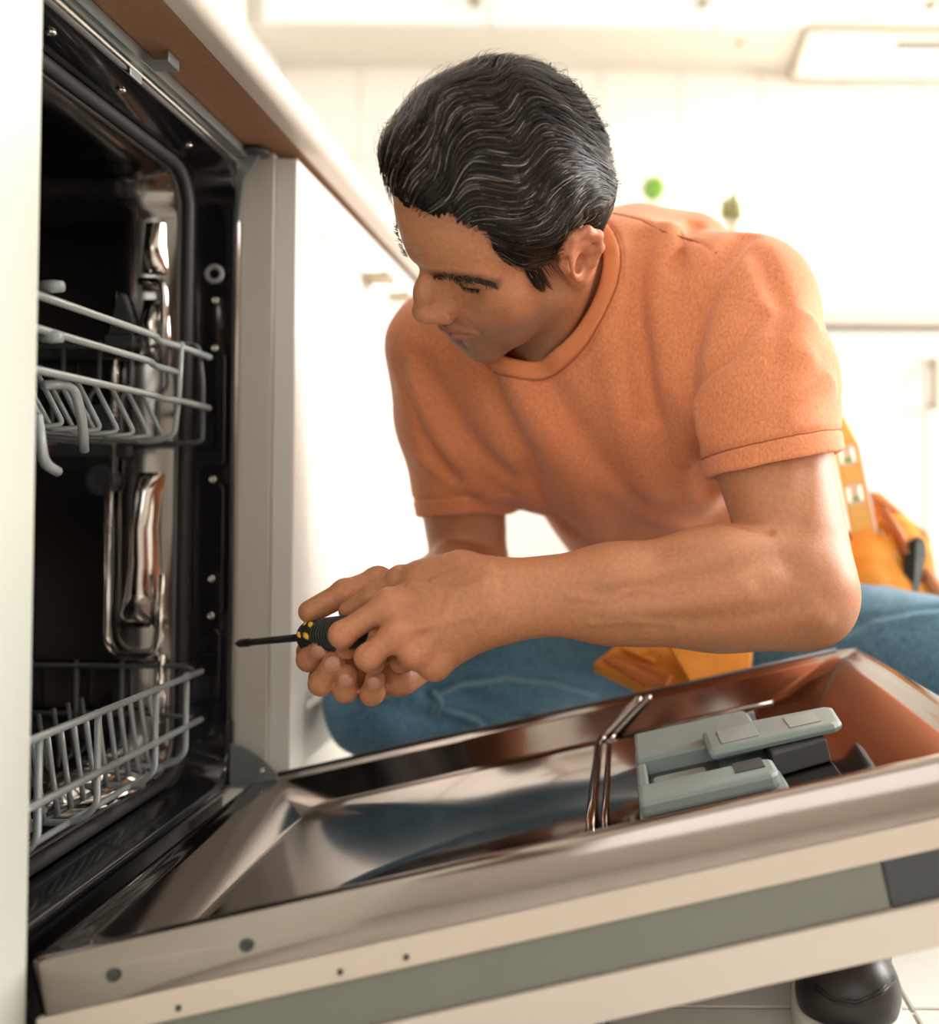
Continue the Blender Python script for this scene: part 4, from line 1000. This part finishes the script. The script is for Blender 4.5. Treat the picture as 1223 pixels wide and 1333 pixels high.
MB().tube(ST, .0011, 6).build('shoulder_seam', SEAMM, shirt)

# ---- jeans
HPL, HPR = Vector((.195, 1.43, .25)), Vector((.03, 1.50, .25))
KNR = P(502, 908, 1.28); ANR = Vector((.03, 1.56, .085))
KNL = Vector((.56, 1.17, .212)); ANL = Vector((.222, 1.03, .092))
jeans0 = U(.035, EL(HC+Vector((.005, .03, -.03)), (.175, .135, .135)), RC(HPL, KNL, .098, .078), RC(KNL, ANL, .072, .044), RC(HPR, lerp(HPR, KNR, .6), .100, .090), RC(lerp(HPR, KNR, .6), KNR, .090, .073),
           RC(KNR, ANR, .066, .052), RC(HPR, HPL, .10, .10))
jf = [([(560,900),(600,905),(640,920),(680,935)], -.006, .010), ([(430,905),(520,920),(600,945)], -.004, .012), ([(620,880),(700,870),(780,880)], .004, .010), ([(980,845),(1060,835),(1120,815)], -.006, .010), ([(1100,830),(1160,805),(1222,800)], .004, .009),
      ([(1100,812),(1180,800),(1222,790)], -.004, .007), ([(450,950),(520,955),(600,950)], .003, .010)]
jf3 = [([hit(jeans0, *p, y0=1.1, y1=2) for p in pl], a, w) for pl, a, w in jf]
JF = Folds([(pl, a_*1.5, w_) for pl, a_, w_ in jf3])
def jean_fn(p):
    o = .0022*vnoise(p, 34, 31)+.0012*vnoise(p, 80, 32)
    o = o+JF(p)
    return o.astype(f32)
V, Q = mesh_sdf(OFF(jeans0, 0, jean_fn), (-.45, .92, .0), (.70, 1.72, .50), .0045, proj=1, mg=.075)
V, Q = keep_largest(V, Q)
DENIM = mat('blue_denim', (.05, .14, .24), .9, bump=.5, bscale=900); heather(DENIM, (.045, .140, .230), (.125, .285, .41), 260, (1, 1, .5))
jeans = sdf_object('jeans', V, Q, DENIM, person); jeans['label'] = 'blue denim jeans with stitched seams'
JT = OFF(jeans0, 0, jean_fn)
STITCH = mat('denim_seam', (.17, .32, .42), .9, noise=.5, nscale=900)
for pl in ([(560,930),(572,905),(600,893),(660,884),(720,890),(775,905)], [(575,925),(600,930),(622,938),(630,948)], [(562,900),(575,915),(568,932)]):
    MB().tube([hit(JT, *p, y0=1.1, y1=2)+Vector((0,-.0015,.001)) for p in pl], .0045, 8).build('seam', STITCH, jeans)

# ---- shoes
LEATHER = mat('brown_shoe_leather', (.010, .006, .005), .38, bump=.15, bscale=300); SOLE = mat('white_rubber_sole', (.68, .66, .60), .6)
def shoe_parts(toe, heel, seams=()):
    d = (toe-heel); L = d.length; d.normalize(); s = Vector((d.y, -d.x, 0)); up = Vector((0, 0, 1))
    q = lambda a, b, c: heel+d*(a*L)+s*b+up*c
    upper = U(.025, RC(q(.86, 0, .042), q(.62, 0, .052), .030, .036), RC(q(.62, 0, .052), q(.30, 0, .070), .036, .036), RC(q(.30, 0, .070), q(.10, 0, .062), .036, .034), RC(q(.16, 0, .06), q(.14, 0, .105), .034, .036), RC(q(.84, -.012, .038), q(.84, .012, .038), .028, .028))
    upper = ISECT(.004, upper, HS((0, 0, .022), (0, 0, -1)))
    ridge = lambda p: (.0016*np.exp(-(seg_dist(p, [q(.72, -.03, .07), q(.80, 0, .072), q(.72, .03, .07)])/.003)**2)+.0014*np.exp(-(seg_dist(p, [q(.55, -.022, .085), q(.72, 0, .078), q(.55, .022, .085)])/.0035)**2)).astype(f32)
    lo, hi = np.minimum(A3(toe), A3(heel))-.09, np.maximum(A3(toe), A3(heel))+.09
    V, Q = mesh_sdf(OFF(upper, 0, ridge), (lo[0], lo[1], .005), (hi[0], hi[1], .16), .003, proj=1)
    up_o = sdf_object('shoe', V, Q, LEATHER, person); up_o['label'] = 'dark brown leather shoe with white rubber sole'
    out = [(-.02, 0), (.0, .028), (.15, .036), (.45, .034), (.70, .044), (.88, .041), (.98, .026), (1.03, 0)]
    ol = out+[(a, -b) for a, b in out[-2:0:-1]]
    pr = []
    for i in range(len(ol)):
        p0, p1, p2, p3 = [Vector((*ol[(i+k-1) % len(ol)], 0)) for k in range(4)]
        for t in (0, .25, .5, .75): pr.append(.5*((2*p1)+(p2-p0)*t+(2*p0-5*p1+4*p2-p3)*t*t+(-p0+3*p1-3*p2+p3)*t**3))
    MB().prism([q(v.x, v.y, .0005) for v in pr], (0, 0, .026)).build('sole', SOLE, up_o, bevel=.005, seg=3)
    for k in range(4):
        a = .66-.06*k; MB().tube(arc_path([q(a, -.020, .083+.006*k), q(a+.01, 0, .094+.006*k), q(a, .020, .083+.006*k)], .01), .0022, 8).build('lace', LEATHER, up_o)
    for pl in seams: MB().tube([hit(upper, *p_, y0=.5)+Vector((0, -.0004, .0004)) for p_ in pl], .0012, 6).build('welt_seam', LEATHER, up_o)
    return up_o
shoe_parts(Vector((.186, .775, 0)), Vector((.228, 1.045, 0)), ([(1062, 1282), (1085, 1300), (1115, 1305), (1145, 1292), (1164, 1272)], [(1060, 1287), (1085, 1305), (1115, 1310), (1146, 1296), (1165, 1277)]))
shoe_parts(Vector((-.10, 1.40, 0)), Vector((.05, 1.62, 0)))
# ================================================================== tools
sd = empty('screwdriver', P(400, 828, .905), 'black and yellow screwdriver held in both hands of the man', 'screwdriver')
h0 = P(400, 829, .905); tip = P(308, 838, 1.02); ax = (tip-h0).normalized(); bk = -ax
st_ = MB().tube([h0+bk*.01, h0+ax*.03, tip+bk*.032], .0033, 14, radii=[.0036, .0036, .0034]).build('shaft', mat('dark_shaft', (.06,.06,.06), .3, .8), sd)
MB().tube([tip+bk*.034, tip+bk*.030, tip+bk*.010, tip+bk*.004, tip], .004, 14, radii=[.0036, .0042, .0042, .0026, .0018]).build('bit', mat('bit_steel', (.05,.05,.05), .35, .8), sd)
HB = mat('black_grip', (.014,.014,.014), .5); YEL = mat('yellow_grip', (.85,.50,.03), .4)
MB().lathe([(.0075, 0), (.0120, .003), (.0142, .008), (.0145, .02), (.0128, .028), (.0138, .034), (.0145, .06), (.0140, .085), (.0110, .092), (.0, .093)], h0, bk, 24).build('handle', HB, sd)
u = bk.orthogonal().normalized(); w = bk.cross(u)
vd = (Vector((0, 0, CAMZ))-h0); vd = (vd-bk*vd.dot(bk)).normalized(); vs_ = bk.cross(vd)
for a in (-.35, 1.1, 2.5, 3.9, 5.1):
    for s0, tw in ((.009, .0), (.0215, .12)):
        d0 = vd*math.cos(a+tw)+vs_*math.sin(a+tw); d1 = vd*math.cos(a+tw+.32)+vs_*math.sin(a+tw+.32); dm = (d0+d1).normalized()
        MB().tube([h0+bk*s0+d0*.0126, h0+bk*(s0+.004)+dm*.0132, h0+bk*(s0+.008)+d1*.0128], .0026, 10, radii=[.0018, .0027, .0018]).build('yellow_insert', YEL, sd)
for k in range(9):
    MB().tube([h0+bk*(.036+k*.005)+(u*math.cos(a)+w*math.sin(a))*.0143 for a in [j*math.pi/10 for j in range(20)]], .0011, 6, closed=True).build('grip_ring', HB, sd)

# tool belt with pouches, worn on the hips
SUEDE = mat('orange_suede', (.72, .27, .030), .85, noise=.25, nscale=30, bump=.4, bscale=300); STRAP = mat('brown_strap', (.45, .13, .025), .6, noise=.2, nscale=40)
tb = empty('tool_belt', (.30, 1.36, .30), 'orange suede tool belt with hip pouch and lap pouch worn by the man', 'tool belt')
# belt band round the waist
c0 = HC+T_*.02+Vector((.012, 0, 0)); ring = []
for k in range(40):
    a = 2*math.pi*k/40; ring.append((c0+S_*(.188*math.cos(a))+N_*(.150*math.sin(a)), a))
m = MB(); rows = []
for off, r_ in ((-.022, 1), (.022, 1), (.022, 1.03), (-.022, 1.03)):
    rows.append([c0+S_*(.186*r_*math.cos(a))+N_*(.145*r_*math.sin(a))+T_*(off-.035) for _, a in ring]+[c0+S_*(.186*r_)+T_*(off-.035)])
m.grid(rows+[rows[0]], True).build('belt', STRAP, tb)
MB().prism([Vector((.27, 1.44, .315)), Vector((.27, 1.44, .355)), P(1150, 668, 1.436), P(1150, 710, 1.436)], (0, .006, 0)).build('hanger_strap', STRAP, tb, bevel=.001)
# hip pouch
pu = U(.02, RC(P(1128, 760, 1.36), P(1190, 765, 1.40), .036, .034), RC(P(1122, 735, 1.36), P(1180, 720, 1.40), .030, .034), RC(P(1130, 715, 1.37), P(1165, 690, 1.40), .020, .026), RC(P(1118, 775, 1.35), P(1200, 780, 1.38), .030, .026))
pocket = RC(P(1135, 670, 1.385), P(1160, 740, 1.385), .022, .020)
wr_ = lambda p: (.0022*vnoise(p, 70, 41)+.0012*vnoise(p, 150, 42)).astype(f32)
V, Q = mesh_sdf(OFF(SUB(.004, pu, pocket), 0, wr_), (.22, 1.28, .20), (.52, 1.48, .48), .0035, proj=1)
po = sdf_object('hip_pouch', V, Q, SUEDE, tb)
bk_ = MB().prism([P(1127, 640, 1.43), P(1146, 641, 1.43), P(1178, 668, 1.43), P(1212, 700, 1.43), P(1222, 760, 1.43), P(1190, 800, 1.43), P(1120, 800, 1.43)], (0, .006, 0)).build('pouch_back', SUEDE, tb, bevel=.002)
MB().tube([P(1130, 640, 1.42), P(1160, 665, 1.40), P(1206, 697, 1.39)], .006, 8, radii=[.004, .008, .004]).build('pouch_rim', STRAP, tb)
MB().tube([P(1150, 664, 1.36), P(1172, 698, 1.355), P(1180, 722, 1.35)], .007, 8).build('tool_loop', STRAP, tb)
for a, b in (((1146, 690), (1170, 728)), ((1156, 684), (1180, 722))):
    MB().tube([hit(pu, *a, y0=1.1)+Vector((0,-.003,0)), hit(pu, *b, y0=1.1)+Vector((0,-.003,0))], .0012, 6).build('stitching', mat('pale_thread', (.8,.6,.35), .8), tb)
# lap pouch: folded suede lying on the thighs
def slab(pts, th, name, m_, parent, bev=.002): return MB().prism(pts, th, None).build(name, m_, parent, bevel=bev)
slab([P(772, 864, 1.235), P(806, 836, 1.26), P(870, 800, 1.30), P(985, 800, 1.30), P(977, 880, 1.235), P(905, 900, 1.215), P(838, 896, 1.215)], (0, .012, -.012), 'lap_pouch', SUEDE, tb)
slab([P(866, 832, 1.235), P(982, 815, 1.25), P(978, 872, 1.215), P(900, 890, 1.205)], (0, .010, -.004), 'pouch_pocket', SUEDE, tb)
slab([P(783, 857, 1.225), P(800, 850, 1.232), P(876, 878, 1.200), P(868, 892, 1.196), P(840, 893, 1.200)], (0, .006, -.004), 'pouch_strap', STRAP, tb)
slab([P(806, 842, 1.245), P(850, 838, 1.25), P(862, 850, 1.24), P(852, 862, 1.225)], (0, .004, -.004), 'pouch_flap', SUEDE, tb)

# spirit level standing in the hip pouch
lv = empty('spirit_level', P(1125, 715, 1.39), 'yellow spirit level with clear vials standing in the tool belt pouch', 'level')
a = P(1131, 728, 1.385); b = P(1092, 536, 1.36); up = (b-a).normalized(); sd_ = Vector((1, -.25, 0)); sd_ = (sd_-up*sd_.dot(up)).normalized(); dp = up.cross(sd_)
if dp.y < 0: dp = -dp
Llen = (b-a).length; LY = mat('level_yellow', (.86, .62, .20), .4); LW = mat('level_white', (.75,.76,.72), .4)
LM = Matrix((sd_, dp, up)).transposed().to_4x4(); LM.translation = a
def lbox(x0, x1, z0, z1, y0, y1, name, m_, parent, bev=.001): return MB().box((x0, y0, z0), (x1, y1, z1), LM).build(name, m_, parent, bevel=bev)
hw = .0165
wins = ((.080, .108), (.135, .162))
lbox(-hw, -hw+.006, 0, Llen*.92, -.006, .006, 'edge_rail', LY, lv); lbox(hw-.006, hw, 0, Llen*.80, -.006, .006, 'edge_rail', LY, lv); lbox(hw, hw+.0025, .01, Llen*.78, -.007, .007, 'white_edge', LW, lv)
zz = [0]+[z for w_ in wins for z in w_]+[Llen*.80]
for k in range(0, len(zz), 2): lbox(-hw+.006, hw-.006, zz[k], zz[k+1], -.005, .005, 'web', LY, lv)
MB().prism([LM @ Vector(q) for q in ((-hw, -.006, Llen*.80), (hw, -.006, Llen*.80), (hw-.009, -.006, Llen*.96), (-.004, -.006, Llen), (-hw, -.006, Llen*.97))], dp*.012).build('end_cap', LY, lv, bevel=.002)
for z0_, z1_ in wins:
    lbox(-hw+.006, hw-.006, z0_, z0_+.004, -.0055, .0055, 'vial_holder', LW, lv); lbox(-hw+.006, hw-.006, z1_-.004, z1_, -.0055, .0055, 'vial_holder', LW, lv)
    vi = MB().tube([LM @ Vector((0, 0, z0_+.002)), LM @ Vector((0, 0, z1_-.002))], .0055, 12).build('vial', mat('vial_clear', (.78,.72,.62), .1), lv)
    MB().tube([LM @ Vector((0, 0, z0_+.0045)), LM @ Vector((0, 0, z0_+.010))], .0060, 12).build('vial_fluid', mat('vial_green', (.22,.55,.10), .2), vi)
# hammer hanging from the pouch
hm = empty('hammer', P(1190, 740, 1.36), 'hammer with a black steel head hanging on the tool belt pouch', 'hammer')
q = [P(1176, 774, 1.345), P(1177, 735, 1.345), P(1184, 706, 1.345), P(1196, 698, 1.345), P(1206, 704, 1.345), P(1207, 722, 1.345), P(1197, 768, 1.345), P(1190, 776, 1.345)]
MB().prism(q, (.006, .030, 0)).build('head', mat('black_steel', (.02,.02,.022), .35, .6), hm, bevel=.003)
MB().prism([P(1194, 703, 1.343), P(1205, 706, 1.343), P(1206, 722, 1.343), P(1196, 767, 1.343), P(1189, 772, 1.343)], (0, .003, 0)).build('striking_face', mat('worn_steel', (.25,.28,.29), .3, .9), hm, bevel=.0008)
MB().tube([P(1200, 745, 1.37), P(1222, 772, 1.36), P(1262, 815, 1.35)], .013, 14).build('handle', mat('wood_handle', (.52,.20,.07), .5), hm)
